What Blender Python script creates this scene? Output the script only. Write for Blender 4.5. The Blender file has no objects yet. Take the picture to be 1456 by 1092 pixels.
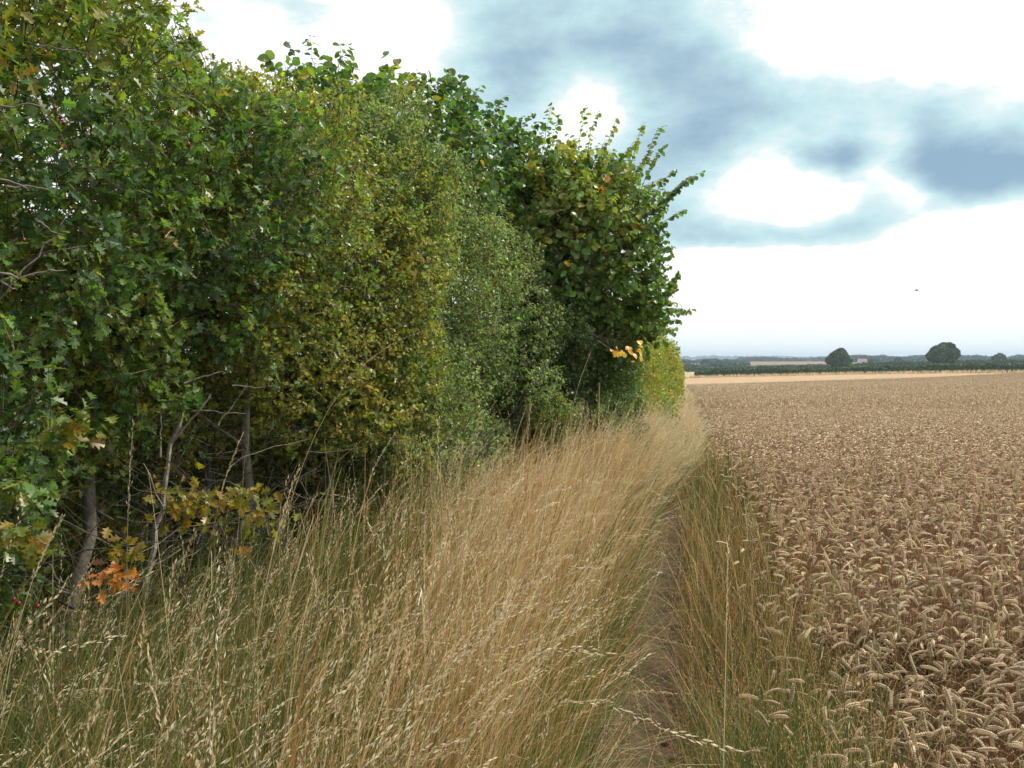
import bpy, math, random
import numpy as np
from mathutils import Vector

PI = math.pi
R = math.radians
SC = bpy.context.scene
COL = SC.collection

# ------------------------------------------------------------------ camera
FPX = 1211.0                      # focal length in pixels of the 1456 px wide photograph
YAW = R(11.5)
PITCH = math.atan((546.0 - 513.0) / FPX)
CAM = np.array([0.0, 0.0, 1.55])
cd = bpy.data.cameras.new('camera')
cd.sensor_width = 36.0
cd.lens = 36.0 * FPX / 1456.0
cd.clip_start = 0.05
cd.clip_end = 20000
cam = bpy.data.objects.new('camera', cd)
COL.objects.link(cam)
cam.location = CAM
cam.rotation_euler = (PI / 2 - PITCH, 0, YAW)
SC.camera = cam
FW = np.array([-math.sin(YAW) * math.cos(PITCH), math.cos(YAW) * math.cos(PITCH), -math.sin(PITCH)])
RT = np.array([math.cos(YAW), math.sin(YAW), 0.0])
UP = np.cross(RT, FW)


def ray(px, py):
    return FW + (px - 728) / FPX * RT + (546 - py) / FPX * UP


def at(px, py, d):
    return CAM + d * ray(px, py)


# ------------------------------------------------------------------ world, sun, exposure
SUN_EL, SUN_AZ = 50.0, 55.0        # azimuth clockwise from +Y (the way the path runs)
SKY_WHITE = (1.18, 1.19, 1.19)
world = bpy.data.worlds.new("World")
SC.world = world
world.use_nodes = True
wn = world.node_tree
wn.nodes.clear()


def N(tree, kind, **kw):
    n = tree.nodes.new(kind)
    for k, v in kw.items():
        setattr(n, k, v)
    return n


def math_node(tree, op, a, b=None, c=None, clamp=False):
    n = N(tree, 'ShaderNodeMath', operation=op, use_clamp=clamp)
    for i, x in enumerate((a, b, c)):
        if x is None:
            continue
        if isinstance(x, (int, float)):
            n.inputs[i].default_value = x
        else:
            tree.links.new(x, n.inputs[i])
    return n.outputs[0]


def build_world():
    t = wn
    L = t.links.new
    out = N(t, 'ShaderNodeOutputWorld')
    tc = N(t, 'ShaderNodeTexCoord')
    sky = N(t, 'ShaderNodeTexSky')
    sky.sky_type = 'NISHITA'
    sky.sun_disc = False
    sky.sun_elevation = R(SUN_EL)
    sky.sun_rotation = R(SUN_AZ)
    skys = N(t, 'ShaderNodeVectorMath', operation='SCALE')
    L(sky.outputs[0], skys.inputs[0])
    skys.inputs['Scale'].default_value = 0.10
    # wispy distortion of the view direction
    mp = N(t, 'ShaderNodeMapping')
    mp.inputs['Scale'].default_value = (1, 1, 1.9)
    L(tc.outputs['Generated'], mp.inputs['Vector'])
    nz = N(t, 'ShaderNodeTexNoise')
    nz.inputs['Scale'].default_value = 5.0
    nz.inputs['Detail'].default_value = 7.0
    nz.inputs['Roughness'].default_value = 0.55
    L(mp.outputs[0], nz.inputs['Vector'])
    sub = N(t, 'ShaderNodeVectorMath', operation='SUBTRACT')
    L(nz.outputs['Color'], sub.inputs[0])
    sub.inputs[1].default_value = (0.5, 0.5, 0.5)
    sc = N(t, 'ShaderNodeVectorMath', operation='MULTIPLY')
    L(sub.outputs[0], sc.inputs[0])
    sc.inputs[1].default_value = (0.15, 0.15, 0.085)
    add = N(t, 'ShaderNodeVectorMath', operation='ADD')
    L(tc.outputs['Generated'], add.inputs[0])
    L(sc.outputs[0], add.inputs[1])
    v = add.outputs[0]

    def blob(px, py, ax, ay, sharp=1.0):
        b = ray(px, py)
        b = b / np.linalg.norm(b)
        r = np.cross(b, (0, 0, 1.0))
        r /= np.linalg.norm(r)
        u = np.cross(r, b)
        da = N(t, 'ShaderNodeVectorMath', operation='DOT_PRODUCT')
        L(v, da.inputs[0])
        da.inputs[1].default_value = tuple(r / (ax / FPX))
        db = N(t, 'ShaderNodeVectorMath', operation='DOT_PRODUCT')
        L(v, db.inputs[0])
        db.inputs[1].default_value = tuple(u / (ay / FPX))
        dc = N(t, 'ShaderNodeVectorMath', operation='DOT_PRODUCT')
        L(v, dc.inputs[0])
        dc.inputs[1].default_value = tuple(b)
        q = math_node(t, 'ADD', math_node(t, 'MULTIPLY', da.outputs['Value'], da.outputs['Value']),
                      math_node(t, 'MULTIPLY', db.outputs['Value'], db.outputs['Value']))
        g = math_node(t, 'POWER', 2.718, math_node(t, 'MULTIPLY', q, -sharp))
        return math_node(t, 'MULTIPLY', g, math_node(t, 'GREATER_THAN', dc.outputs['Value'], 0.0))

    dark = [(400, 10, 75, 30, .5), (735, 75, 95, 75, .5), (890, 45, 130, 50, .5), (1010, 95, 150, 52, .5), (1180, 130, 170, 35, .5),
            (960, 225, 110, 75, .75), (1110, 335, 200, 30, 1.05), (1180, 243, 62, 28, .75), (1365, 262, 120, 40, .85),
            (1340, 190, 160, 70, .5), (960, 310, 90, 30, .45), (1250, 165, 280, 60, .32), (700, 160, 90, 60, .3), (1190, 240, 50, 20, .4), (620, -60, 200, 50, .4), (1480, 250, 90, 40, .5)]
    white = [(835, 130, 65, 55, .5), (1360, 40, 190, 90, 1.2), (1130, 262, 100, 50, .75), (1270, 250, 35, 55, .5), (900, 430, 900, 75, .9),
             (520, 70, 110, 55, .4), (1480, 340, 140, 60, .7)]
    acc = None
    for lst, s in ((dark, .8), (white, -1)):
        for (px, py, ax, ay, w) in lst:
            g = math_node(t, 'MULTIPLY', blob(px, py, ax, ay), w * s)
            acc = g if acc is None else math_node(t, 'ADD', acc, g)
    # generic cloud field for the rest of the dome
    n2 = N(t, 'ShaderNodeTexNoise')
    n2.inputs['Scale'].default_value = 2.3
    n2.inputs['Detail'].default_value = 8.0
    n2.inputs['Roughness'].default_value = 0.6
    L(mp.outputs[0], n2.inputs['Vector'])
    nn = math_node(t, 'MULTIPLY', math_node(t, 'SUBTRACT', n2.outputs['Fac'], 0.46), 1.7)
    acc = math_node(t, 'ADD', acc, nn)
    n3 = N(t, 'ShaderNodeTexNoise')
    n3.inputs['Scale'].default_value = 14.0
    n3.inputs['Detail'].default_value = 6.0
    n3.inputs['Roughness'].default_value = 0.6
    L(mp.outputs[0], n3.inputs['Vector'])
    acc = math_node(t, 'ADD', acc, math_node(t, 'MULTIPLY', math_node(t, 'SUBTRACT', n3.outputs['Fac'], 0.5), 0.75))
    ramp = N(t, 'ShaderNodeValToRGB')
    e = ramp.color_ramp.elements
    e[0].position = 0.05
    e[0].color = SKY_WHITE + (1,)
    e[1].position = 0.95
    e[1].color = (0.27, 0.44, 0.59, 1)
    for p, c in ((0.22, (0.82, 0.96, 0.98)), (0.42, (0.60, 0.85, 0.89)), (0.66, (0.45, 0.64, 0.74))):
        x = e.new(p)
        x.color = c + (1,)
    L(acc, ramp.inputs[0])
    mix = N(t, 'ShaderNodeMix', data_type='RGBA')
    L(math_node(t, 'MULTIPLY', acc, 0.12, clamp=True), mix.inputs[0])
    L(ramp.outputs[0], mix.inputs[6])
    L(skys.outputs[0], mix.inputs[7])
    bg = N(t, 'ShaderNodeBackground')
    L(mix.outputs[2], bg.inputs[0])
    bg.inputs[1].default_value = 1.0
    L(bg.outputs[0], out.inputs[0])


build_world()
sd = bpy.data.lights.new('sun', 'SUN')
sd.energy = 4.0
sd.angle = R(4)
sd.color = (1.0, 0.93, 0.82)
sun = bpy.data.objects.new('sun', sd)
COL.objects.link(sun)
sdir = Vector((math.sin(R(SUN_AZ)) * math.cos(R(SUN_EL)), math.cos(R(SUN_AZ)) * math.cos(R(SUN_EL)), math.sin(R(SUN_EL))))
sun.rotation_euler = sdir.to_track_quat('Z', 'Y').to_euler()
sun.location = sdir * 50
SC.view_settings.view_transform = 'Standard'
SC.view_settings.look = 'None'
SC.view_settings.gamma = 1
SC.view_settings.exposure = 0.0
SC.cycles.max_bounces = 6
SC.cycles.diffuse_bounces = 3
SC.cycles.glossy_bounces = 2
SC.cycles.transmission_bounces = 4
SC.cycles.transparent_max_bounces = 4
SC.cycles.volume_bounces = 0
SC.cycles.use_denoising = True

# ------------------------------------------------------------------ helpers
rng = np.random.default_rng(7)


def unit(a):
    return a / np.maximum(np.linalg.norm(a, axis=-1, keepdims=True), 1e-9)


_T = {}


def noise3(p, scale, seed=0):
    """smooth value noise in -1..1 at points p (N,3)"""
    if seed not in _T:
        _T[seed] = np.random.default_rng(1000 + seed).uniform(-1, 1, (32, 32, 32))
    T = _T[seed]
    q = np.asarray(p) * scale
    i = np.floor(q).astype(int)
    f = q - i
    f = f * f * (3 - 2 * f)
    r = 0
    for a in (0, 1):
        for b in (0, 1):
            for c in (0, 1):
                w = (f[:, 0] if a else 1 - f[:, 0]) * (f[:, 1] if b else 1 - f[:, 1]) * (f[:, 2] if c else 1 - f[:, 2])
                r = r + w * T[(i[:, 0] + a) % 32, (i[:, 1] + b) % 32, (i[:, 2] + c) % 32]
    return r


def noise2(x, y, scale, seed=0):
    return noise3(np.stack([x, y, np.zeros_like(x)], 1), scale, seed)


class MB:
    """collects triangles / quads with one colour per vertex and links them as ONE mesh"""

    def __init__(s):
        s.v, s.c, s.t, s.q, s.n = [], [], [], [], 0

    def add(s, v, c, tris=None, quads=None):
        v = np.asarray(v, dtype=np.float32).reshape(-1, 3)
        c = np.asarray(c, dtype=np.float32)
        if c.ndim == 1:
            c = np.broadcast_to(c, (len(v), 3))
        s.v.append(v)
        s.c.append(c.reshape(-1, 3))
        if tris is not None and len(tris):
            s.t.append(np.asarray(tris, dtype=np.int64).reshape(-1, 3) + s.n)
        if quads is not None and len(quads):
            s.q.append(np.asarray(quads, dtype=np.int64).reshape(-1, 4) + s.n)
        s.n += len(v)

    def inst(s, tv, tt, tq, pos, rot, scale, col):
        """copies of a template: pos (N,3), rot (N,3,3) columns = local axes, scale (N,) or (N,3), col (N,3) or (N,nv,3)"""
        n, k = len(pos), len(tv)
        if not n:
            return
        sc = np.asarray(scale, dtype=float)
        if sc.ndim == 1:
            sc = sc[:, None]
        loc = tv[None] * sc[:, None, :]
        w = np.einsum('nij,nkj->nki', rot, loc) + pos[:, None, :]
        off = (np.arange(n) * k)[:, None, None]
        c = np.asarray(col)
        if c.ndim == 2:
            c = np.repeat(c[:, None, :], k, 1)
        s.add(w.reshape(-1, 3), c.reshape(-1, 3),
              (np.asarray(tt)[None] + off).reshape(-1, 3) if tt is not None and len(tt) else None,
              (np.asarray(tq)[None] + off).reshape(-1, 4) if tq is not None and len(tq) else None)

    def mesh(s, name, mat, smooth=False):
        v = np.concatenate(s.v)
        c = np.concatenate(s.c)
        t = np.concatenate(s.t) if s.t else np.zeros((0, 3), int)
        q = np.concatenate(s.q) if s.q else np.zeros((0, 4), int)
        me = bpy.data.meshes.new(name)
        me.vertices.add(len(v))
        me.vertices.foreach_set('co', v.ravel())
        nl = t.size + q.size
        me.loops.add(nl)
        me.loops.foreach_set('vertex_index', np.concatenate([t.ravel(), q.ravel()]).astype(np.int32))
        me.polygons.add(len(t) + len(q))
        st = np.concatenate([np.arange(len(t)) * 3, t.size + np.arange(len(q)) * 4]).astype(np.int32)
        me.polygons.foreach_set('loop_start', st)
        me.polygons.foreach_set('use_smooth', np.full(len(st), smooth))
        me.update(calc_edges=True)
        a = me.color_attributes.new('Col', 'FLOAT_COLOR', 'POINT')
        a.data.foreach_set('color', np.concatenate([c, np.ones((len(c), 1), np.float32)], 1).astype(np.float32).ravel())
        me.materials.append(mat)
        return me

    def obj(s, name, mat, parent=None, smooth=False, origin=None):
        if origin is not None:
            s.v = [v - np.asarray(origin, np.float32) for v in s.v]
        o = bpy.data.objects.new(name, s.mesh(name, mat, smooth))
        COL.objects.link(o)
        if parent is not None:
            o.parent = parent
        elif origin is not None:
            o.location = origin
        return o


def empty(name, loc=(0, 0, 0)):
    o = bpy.data.objects.new(name, None)
    o.empty_display_size = 0.1
    COL.objects.link(o)
    o.location = loc
    return o


def tag(o, label=None, cat=None, group=None, kind=None):
    if label: o['label'] = label
    if cat: o['category'] = cat
    if group: o['group'] = group
    if kind: o['kind'] = kind
    return o


def frames(axis, normal):
    """columns x, y(axis), z(normal made perpendicular)"""
    y = unit(axis)
    z = unit(normal - (normal * y).sum(-1, keepdims=True) * y + 1e-6)
    x = np.cross(y, z)
    return np.stack([x, y, z], -1)


def tubes(mb, P, rad, col, sides=3):
    """P (N,K,3) polylines, rad (N,K); col (3,), (N,3) or (N,K,3)"""
    P = np.asarray(P, float)
    n, k, _ = P.shape
    T = np.gradient(P, axis=1)
    T = unit(T)
    ref = np.where(np.abs(T[..., 2:3]) > .9, np.array([1., 0, 0]), np.array([0, 0, 1.]))
    A = unit(np.cross(T, ref))
    B = np.cross(T, A)
    ang = np.arange(sides) / sides * 2 * PI
    ring = A[:, :, None] * np.cos(ang)[None, None, :, None] + B[:, :, None] * np.sin(ang)[None, None, :, None]
    V = P[:, :, None] + ring * np.asarray(rad)[:, :, None, None]
    c = np.asarray(col, float)
    if c.ndim == 1:
        c = np.broadcast_to(c, (n, k, 3))
    elif c.ndim == 2:
        c = np.broadcast_to(c[:, None], (n, k, 3))
    C = np.repeat(c[:, :, None], sides, 2)
    q = []
    for i in range(k - 1):
        for j in range(sides):
            j2 = (j + 1) % sides
            q.append((i * sides + j, i * sides + j2, (i + 1) * sides + j2, (i + 1) * sides + j))
    q = np.array(q)[None] + (np.arange(n) * k * sides)[:, None, None]
    mb.add(V.reshape(-1, 3), C.reshape(-1, 3), quads=q.reshape(-1, 4))


def ribbons(mb, base, h, az, lean, curve, width, seg, colA, colB, power=1.5, twist=None, droop=None):
    """grass blades / stems as flat ribbons; returns their centre lines (N,seg+1,3)"""
    n = len(base)
    t = np.linspace(0, 1, seg + 1)
    tm = (t[1:] + t[:-1]) / 2
    th = lean[:, None] + curve[:, None] * tm[None] ** power
    if droop is not None:
        th = th + droop[:, None] * np.clip((tm[None] - .8) / .2, 0, 1)
    dr = np.sin(th) * (h / seg)[:, None]
    dz = np.cos(th) * (h / seg)[:, None]
    r = np.concatenate([np.zeros((n, 1)), np.cumsum(dr, 1)], 1)
    z = np.concatenate([np.zeros((n, 1)), np.cumsum(dz, 1)], 1)
    ca, sa = np.cos(az)[:, None], np.sin(az)[:, None]
    P = np.stack([base[:, 0:1] + r * ca, base[:, 1:2] + r * sa, base[:, 2:3] + z], -1)
    tw = rng.uniform(0, PI, n) if twist is None else twist
    side = np.stack([np.cos(tw), np.sin(tw), np.zeros(n)], -1)[:, None]
    w = width[:, None] * (1 - .75 * t[None] ** 2)
    V = np.stack([P - side * w[..., None] / 2, P + side * w[..., None] / 2], 2)
    C = colA[:, None] * (1 - t[None, :, None]) + colB[:, None] * t[None, :, None]
    C = np.repeat(C[:, :, None], 2, 2)
    q = np.array([(2 * i, 2 * i + 1, 2 * i + 3, 2 * i + 2) for i in range(seg)])[None] + (np.arange(n) * 2 * (seg + 1))[:, None, None]
    mb.add(V.reshape(-1, 3), C.reshape(-1, 3), quads=q.reshape(-1, 4))
    return P


def pick(pal, w, n):
    pal = np.array(pal, float)
    w = np.array(w, float)
    return pal[rng.choice(len(pal), n, p=w / w.sum())]


def vary(c, hue=.12, val=.22):
    n = len(c)
    return np.clip(c * (1 + rng.normal(0, hue, (n, 3))) * np.exp(rng.normal(0, val, (n, 1))), .002, .95)


# ------------------------------------------------------------------ materials
def base_mat(name):
    m = bpy.data.materials.new(name)
    m.use_nodes = True
    t = m.node_tree
    t.nodes.clear()
    return m, t, N(t, 'ShaderNodeOutputMaterial'), t.links.new


def plant_mat(name, trans=.3, rough=.45, spec=.35, tint=(1.5, 1.6, .6), bump=0.0):
    m, t, out, L = base_mat(name)
    a = N(t, 'ShaderNodeVertexColor', layer_name='Col')
    p = N(t, 'ShaderNodeBsdfPrincipled')
    p.inputs['Roughness'].default_value = rough
    p.inputs['Specular IOR Level'].default_value = spec
    L(a.outputs[0], p.inputs['Base Color'])
    if trans > 0:
        tr = N(t, 'ShaderNodeBsdfTranslucent')
        mu = N(t, 'ShaderNodeVectorMath', operation='MULTIPLY')
        mu.inputs[1].default_value = tint
        L(a.outputs[0], mu.inputs[0])
        L(mu.outputs[0], tr.inputs[0])
        mx = N(t, 'ShaderNodeMixShader')
        mx.inputs[0].default_value = trans
        L(p.outputs[0], mx.inputs[1])
        L(tr.outputs[0], mx.inputs[2])
        L(mx.outputs[0], out.inputs[0])
    else:
        L(p.outputs[0], out.inputs[0])
    return m


def bark_mat():
    m, t, out, L = base_mat('bark')
    a = N(t, 'ShaderNodeVertexColor', layer_name='Col')
    tc = N(t, 'ShaderNodeTexCoord')
    nz = N(t, 'ShaderNodeTexNoise')
    nz.inputs['Scale'].default_value = 40
    nz.inputs['Detail'].default_value = 5
    L(tc.outputs['Object'], nz.inputs['Vector'])
    mp = N(t, 'ShaderNodeMapRange')
    mp.inputs[1].default_value = .3
    mp.inputs[2].default_value = .7
    mp.inputs[3].default_value = .5
    mp.inputs[4].default_value = 1.4
    L(nz.outputs[0], mp.inputs[0])
    sc = N(t, 'ShaderNodeVectorMath', operation='SCALE')
    L(a.outputs[0], sc.inputs[0])
    L(mp.outputs[0], sc.inputs['Scale'])
    p = N(t, 'ShaderNodeBsdfPrincipled')
    p.inputs['Roughness'].default_value = .85
    L(sc.outputs[0], p.inputs['Base Color'])
    b = N(t, 'ShaderNodeBump')
    b.inputs['Strength'].default_value = .5
    b.inputs['Distance'].default_value = .01
    L(nz.outputs[0], b.inputs['Height'])
    L(b.outputs[0], p.inputs['Normal'])
    L(p.outputs[0], out.inputs[0])
    return m


def soil_mat(name, c1, c2, c3, scale=6.0, bump=.02, far=None):
    m, t, out, L = base_mat(name)
    tc = N(t, 'ShaderNodeTexCoord')
    n1 = N(t, 'ShaderNodeTexNoise')
    n1.inputs['Scale'].default_value = scale
    n1.inputs['Detail'].default_value = 10
    n1.inputs['Roughness'].default_value = .65
    L(tc.outputs['Object'], n1.inputs['Vector'])
    r = N(t, 'ShaderNodeValToRGB')
    e = r.color_ramp.elements
    e[0].position, e[0].color = .33, c1 + (1,)
    e[1].position, e[1].color = .68, c3 + (1,)
    x = e.new(.5)
    x.color = c2 + (1,)
    L(n1.outputs[0], r.inputs[0])
    n2 = N(t, 'ShaderNodeTexNoise')
    n2.inputs['Scale'].default_value = scale * 14
    n2.inputs['Detail'].default_value = 6
    L(tc.outputs['Object'], n2.inputs['Vector'])
    mx = N(t, 'ShaderNodeMix', data_type='RGBA', blend_type='OVERLAY')
    mx.inputs[0].default_value = .5
    L(r.outputs[0], mx.inputs[6])
    L(n2.outputs[0], mx.inputs[7])
    p = N(t, 'ShaderNodeBsdfPrincipled')
    p.inputs['Roughness'].default_value = .95
    p.inputs['Specular IOR Level'].default_value = .15
    L(mx.outputs[2], p.inputs['Base Color'])
    b = N(t, 'ShaderNodeBump')
    b.inputs['Strength'].default_value = .8
    b.inputs['Distance'].default_value = bump
    L(n2.outputs[0], b.inputs['Height'])
    L(b.outputs[0], p.inputs['Normal'])
    L(p.outputs[0], out.inputs[0])
    return m


M_LEAF = plant_mat('leaf', .40, .36, .5)
M_FARLEAF = plant_mat('far_leaf', .15, .7, .2)
M_GRASS = plant_mat('dry_grass', .30, .5, .3, (1.15, 1.1, .9))
M_WHEAT = plant_mat('wheat', .12, .5, .35, (1.1, 1.0, .8))
M_BERRY = plant_mat('berry', 0, .25, .6)
M_PLAIN = plant_mat('plain_colour', 0, .8, .2)
M_BARK = bark_mat()
M_GROUND = soil_mat('soil', (.055, .036, .022), (.10, .07, .042), (.16, .115, .07))
M_PATH = soil_mat('path_soil', (.075, .048, .03), (.13, .09, .055), (.20, .145, .095), 9.0)
M_FIELD1 = soil_mat('pale_stubble', (.34, .27, .15), (.40, .32, .18), (.46, .38, .24), .05, .0)
M_FIELD2 = soil_mat('brown_field', (.20, .13, .09), (.25, .165, .11), (.29, .20, .14), .02, .0)
M_FIELD3 = soil_mat('green_pasture', (.09, .12, .04), (.12, .15, .05), (.17, .18, .07), .02, .0)
M_VERGE = soil_mat('bleached_headland', (.36, .23, .125), (.43, .29, .17), (.50, .36, .22), .3, .0)
M_CANOPY = soil_mat('wheat_canopy', (.13, .075, .036), (.21, .125, .062), (.31, .20, .11), 5.0, .08)


# ------------------------------------------------------------------ terrain
FIELD_DROP = .30              # the crop stands a little lower than the grass bank of the hedge


def hz(x, y):
    x = np.asarray(x, float)
    y = np.asarray(y, float)
    a = np.interp(y, [-100, 15, 150, 250, 420, 700, 1300, 1900, 3200, 7000], [0, 0, -2.85, -3.3, -3.7, -2.8, .5, -2, 0, 11])
    b = np.interp(y, [0, 12, 190, 230, 330, 1000, 1600], [0, .018, .018, .028, .028, .003, 0])
    u = np.clip((x + .75) / .6, 0, 1)
    return a + b * np.clip(x, -5, 260) - FIELD_DROP * u * u * (3 - 2 * u)


def sheet(name, xs, ys, mat, dz=0.0, wob=None):
    X, Y = np.meshgrid(xs, ys)
    Z = hz(X, Y) + dz
    if wob is not None:
        Z = Z + wob(X.ravel(), Y.ravel()).reshape(X.shape)
    mb = MB()
    nx, ny = len(xs), len(ys)
    i = np.arange(ny - 1)[:, None] * nx + np.arange(nx - 1)[None]
    q = np.stack([i, i + 1, i + nx + 1, i + nx], -1).reshape(-1, 4)
    mb.add(np.stack([X, Y, Z], -1).reshape(-1, 3), (.3, .3, .3), quads=q)
    return mb.obj(name, mat, smooth=True)


gx = np.concatenate([-np.geomspace(3, 5000, 26)[::-1], np.linspace(-2.8, 4, 18), np.geomspace(4.5, 5000, 40)])
gy = np.concatenate([np.linspace(-60, -2, 6), np.linspace(-1, 20, 20), np.geomspace(22, 7000, 70)])
tag(sheet('ground', gx, gy, M_GROUND, 0.0), kind='structure')


def path_wob(x, y):
    t = np.clip(np.abs(x - path_x(y)) / .24, 0, 1)
    return .016 - .02 * (1 - t ** 2) + .012 * noise2(x, y, 9, 3) + .008 * noise2(x, y, 31, 4) + .004 * noise2(x, y, 80, 5)


def path_x(y):
    return -.17 + .05 * np.sin(np.asarray(y) * .8)


tag(sheet('path', np.arange(-.62, .24, .02), np.arange(.8, 13, .03), M_PATH, .012, path_wob), kind='structure')

# far ground
P_HA, P_HB = at(988, 533, 250), at(1640, 529, 195)          # near field boundary hedge line


def strip(name, pts_a, pts_b, mat, dz, n=60):
    """land between two polylines given as (px, metres ahead) pairs, draped on the terrain"""
    def line(p):
        q = []
        for px, d in p:
            w = at(px, 520, d)
            q.append(w[:2])
        q = np.array(q)
        t = np.linspace(0, len(q) - 1, n)
        return np.stack([np.interp(t, np.arange(len(q)), q[:, 0]), np.interp(t, np.arange(len(q)), q[:, 1])], 1)
    A, B = line(pts_a), line(pts_b)
    rows = 14
    mb = MB()
    V = []
    for k in range(rows):
        f = k / (rows - 1)
        p = A * (1 - f) + B * f
        V.append(np.stack([p[:, 0], p[:, 1], hz(p[:, 0], p[:, 1]) + dz], 1))
    V = np.array(V)
    i = np.arange(rows - 1)[:, None] * n + np.arange(n - 1)[None]
    q = np.stack([i, i + 1, i + n + 1, i + n], -1).reshape(-1, 4)
    mb.add(V.reshape(-1, 3), (.3, .3, .3), quads=q)
    return tag(mb.obj(name, mat, smooth=True), kind='structure')


strip('headland', [(940, 147), (1240, 160), (1650, 168)], [(940, 247), (1200, 242), (1650, 210)], M_VERGE, .10)
strip('stubble_field', [(900, 252), (1200, 246), (1700, 215)], [(900, 418), (1220, 420), (1700, 420)], M_FIELD1, .06)
strip('pasture', [(900, 426), (1250, 426), (1700, 426)], [(900, 760), (1250, 700), (1700, 760)], M_FIELD3, .08)
strip('ploughed_field', [(900, 770), (1090, 715), (1230, 705), (1300, 770)], [(900, 1270), (1090, 1280), (1230, 1260), (1300, 1250)], M_FIELD2, .10)
strip('far_pasture', [(1310, 770), (1500, 770), (1750, 800)], [(1310, 1300), (1500, 1350), (1750, 1350)], M_FIELD3, .10)


# ------------------------------------------------------------------ leaves
def mirror(v, t):
    """mirror the right half of a leaf; vertices with x==0 are shared"""
    v = np.array(v, float)
    m = {}
    out = list(v)
    for i, p in enumerate(v):
        if p[0] > 1e-6:
            m[i] = len(out)
            out.append(np.array([-p[0], p[1], p[2]]))
        else:
            m[i] = i
    t2 = [tuple(m[i] for i in f)[::-1] for f in t]
    return np.array(out), list(t) + t2


def flexed(v, fold, droop):
    v = np.array(v, float)
    v = np.concatenate([v, np.zeros((len(v), 1))], 1)
    v[:, 2] = fold * np.abs(v[:, 0]) - droop * v[:, 1] ** 2
    return v


_h = flexed([(0, 0), (.10, .20), (.40, .40), (.15, .46), (.42, .72), (.14, .74), (.22, .95), (0, 1), (0, .32), (0, .62)], .35, .12)
HAW_V, HAW_T = mirror(_h, [(0, 1, 8), (1, 2, 3), (1, 3, 8), (8, 3, 9), (3, 4, 5), (3, 5, 9), (9, 5, 7), (5, 6, 7)])
_s = flexed([(0, 0), (.33, .45), (.18, .82), (0, 1)], .4, .15)
SMALL_V, SMALL_T = mirror(_s, [(0, 1, 2), (0, 2, 3)])
_z = flexed([(0, 0), (.34, .18), (.46, .45), (.34, .78), (0, 1.0), (0, .5)], .22, .28)
HAZ_V, HAZ_T = mirror(_z, [(0, 1, 5), (1, 2, 5), (2, 3, 5), (3, 4, 5)])
_h2 = flexed([(0, 0), (.38, .40), (.16, .52), (.32, .80), (0, 1), (0, .48)], .35, .12)
HW2_V, HW2_T = mirror(_h2, [(0, 1, 5), (1, 2, 5), (2, 3, 5), (3, 4, 5)])
LEAVES = {'haw2': (HW2_V, HW2_T), 'haw': (HAW_V, HAW_T), 'small': (SMALL_V, SMALL_T), 'hazel': (HAZ_V, HAZ_T)}


def crown_points(lumps, n, shell, amp, nscale, seed, keep=None, inner=.1):
    L_ = np.array(lumps, float)
    lo = (L_[:, :3] - L_[:, 3:]).min(0) - .1
    hi = (L_[:, :3] + L_[:, 3:]).max(0) + .1
    P, G = [], []
    tot = 0
    for _ in range(60):
        p = rng.uniform(lo, hi, (n * 4, 3))
        q = (p[:, None] - L_[None, :, :3]) / L_[None, :, 3:]
        rr = np.linalg.norm(q, axis=2)
        F = (1 - rr) * L_[None, :, 3:].min(2)
        k = F.argmax(1)
        f = F[np.arange(len(p)), k]
        f = f + amp * noise3(p, nscale, seed) + amp * .5 * noise3(p, nscale * 2.3, seed + 1)
        g = unit(q[np.arange(len(p)), k] / L_[k, 3:])
        pr = np.where(f > 0, np.exp(-f / shell) + inner, 0)
        hole = noise3(p, nscale * 1.7, seed + 2)
        pr = pr * np.where(hole > .45, .25, 1)
        if keep is not None:
            pr = pr * keep(p)
        ok = (rng.random(len(p)) < pr) & (p[:, 2] > hz(p[:, 0], p[:, 1]) + .12)
        P.append(p[ok])
        G.append(g[ok])
        tot += ok.sum()
        if tot >= n:
            break
    return np.concatenate(P)[:n], np.concatenate(G)[:n]


def sprigs(leafmb, twigmb, P, G, per, length, size, leafkind, colf, up=.45, spread=.9, twigcol=(.10, .075, .05), droop=.1, tw=.0016, avoid=None):
    """short leafy twigs at P pointing out along G"""
    n = len(P)
    D = unit(G * .7 + np.array([0, 0, up]) + rng.normal(0, .55, (n, 3)))
    Ln = length * rng.uniform(.6, 1.3, n)
    s0 = P - D * Ln[:, None] * .6
    mid = s0 + D * Ln[:, None] * .5 + rng.normal(0, .012, (n, 3))
    end = s0 + D * Ln[:, None]
    if twigmb is not None:
        tubes(twigmb, np.stack([s0, mid, end], 1), np.tile([tw * 1.3, tw, tw * .5], (n, 1)), np.array(twigcol) * rng.uniform(.6, 1.5, (n, 1)), 3)
    v, t = LEAVES[leafkind]
    k = per
    f = rng.uniform(.15, 1.0, (n, k))
    pos = s0[:, None] + D[:, None] * (Ln[:, None] * f)[..., None] + rng.normal(0, .006, (n, k, 3))
    az = rng.normal(0, 1, (n, k, 3))
    ax = unit(D[:, None] * .45 + unit(az) * spread + np.array([0, 0, -droop]))
    nm = unit(G[:, None] * .45 + np.array([0, 0, .75]) + rng.normal(0, .55, (n, k, 3)))
    Cc = colf(P)
    Cc = np.repeat(Cc[:, None], k, 1).reshape(-1, 3)
    Cc = vary(Cc, .10, .22)
    pos, ax, nm = pos.reshape(-1, 3), ax.reshape(-1, 3), nm.reshape(-1, 3)
    sz = size * rng.uniform(.55, 1.25, len(pos))
    leafmb.inst(v, t, None, pos, frames(ax, nm), sz, Cc)


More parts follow.
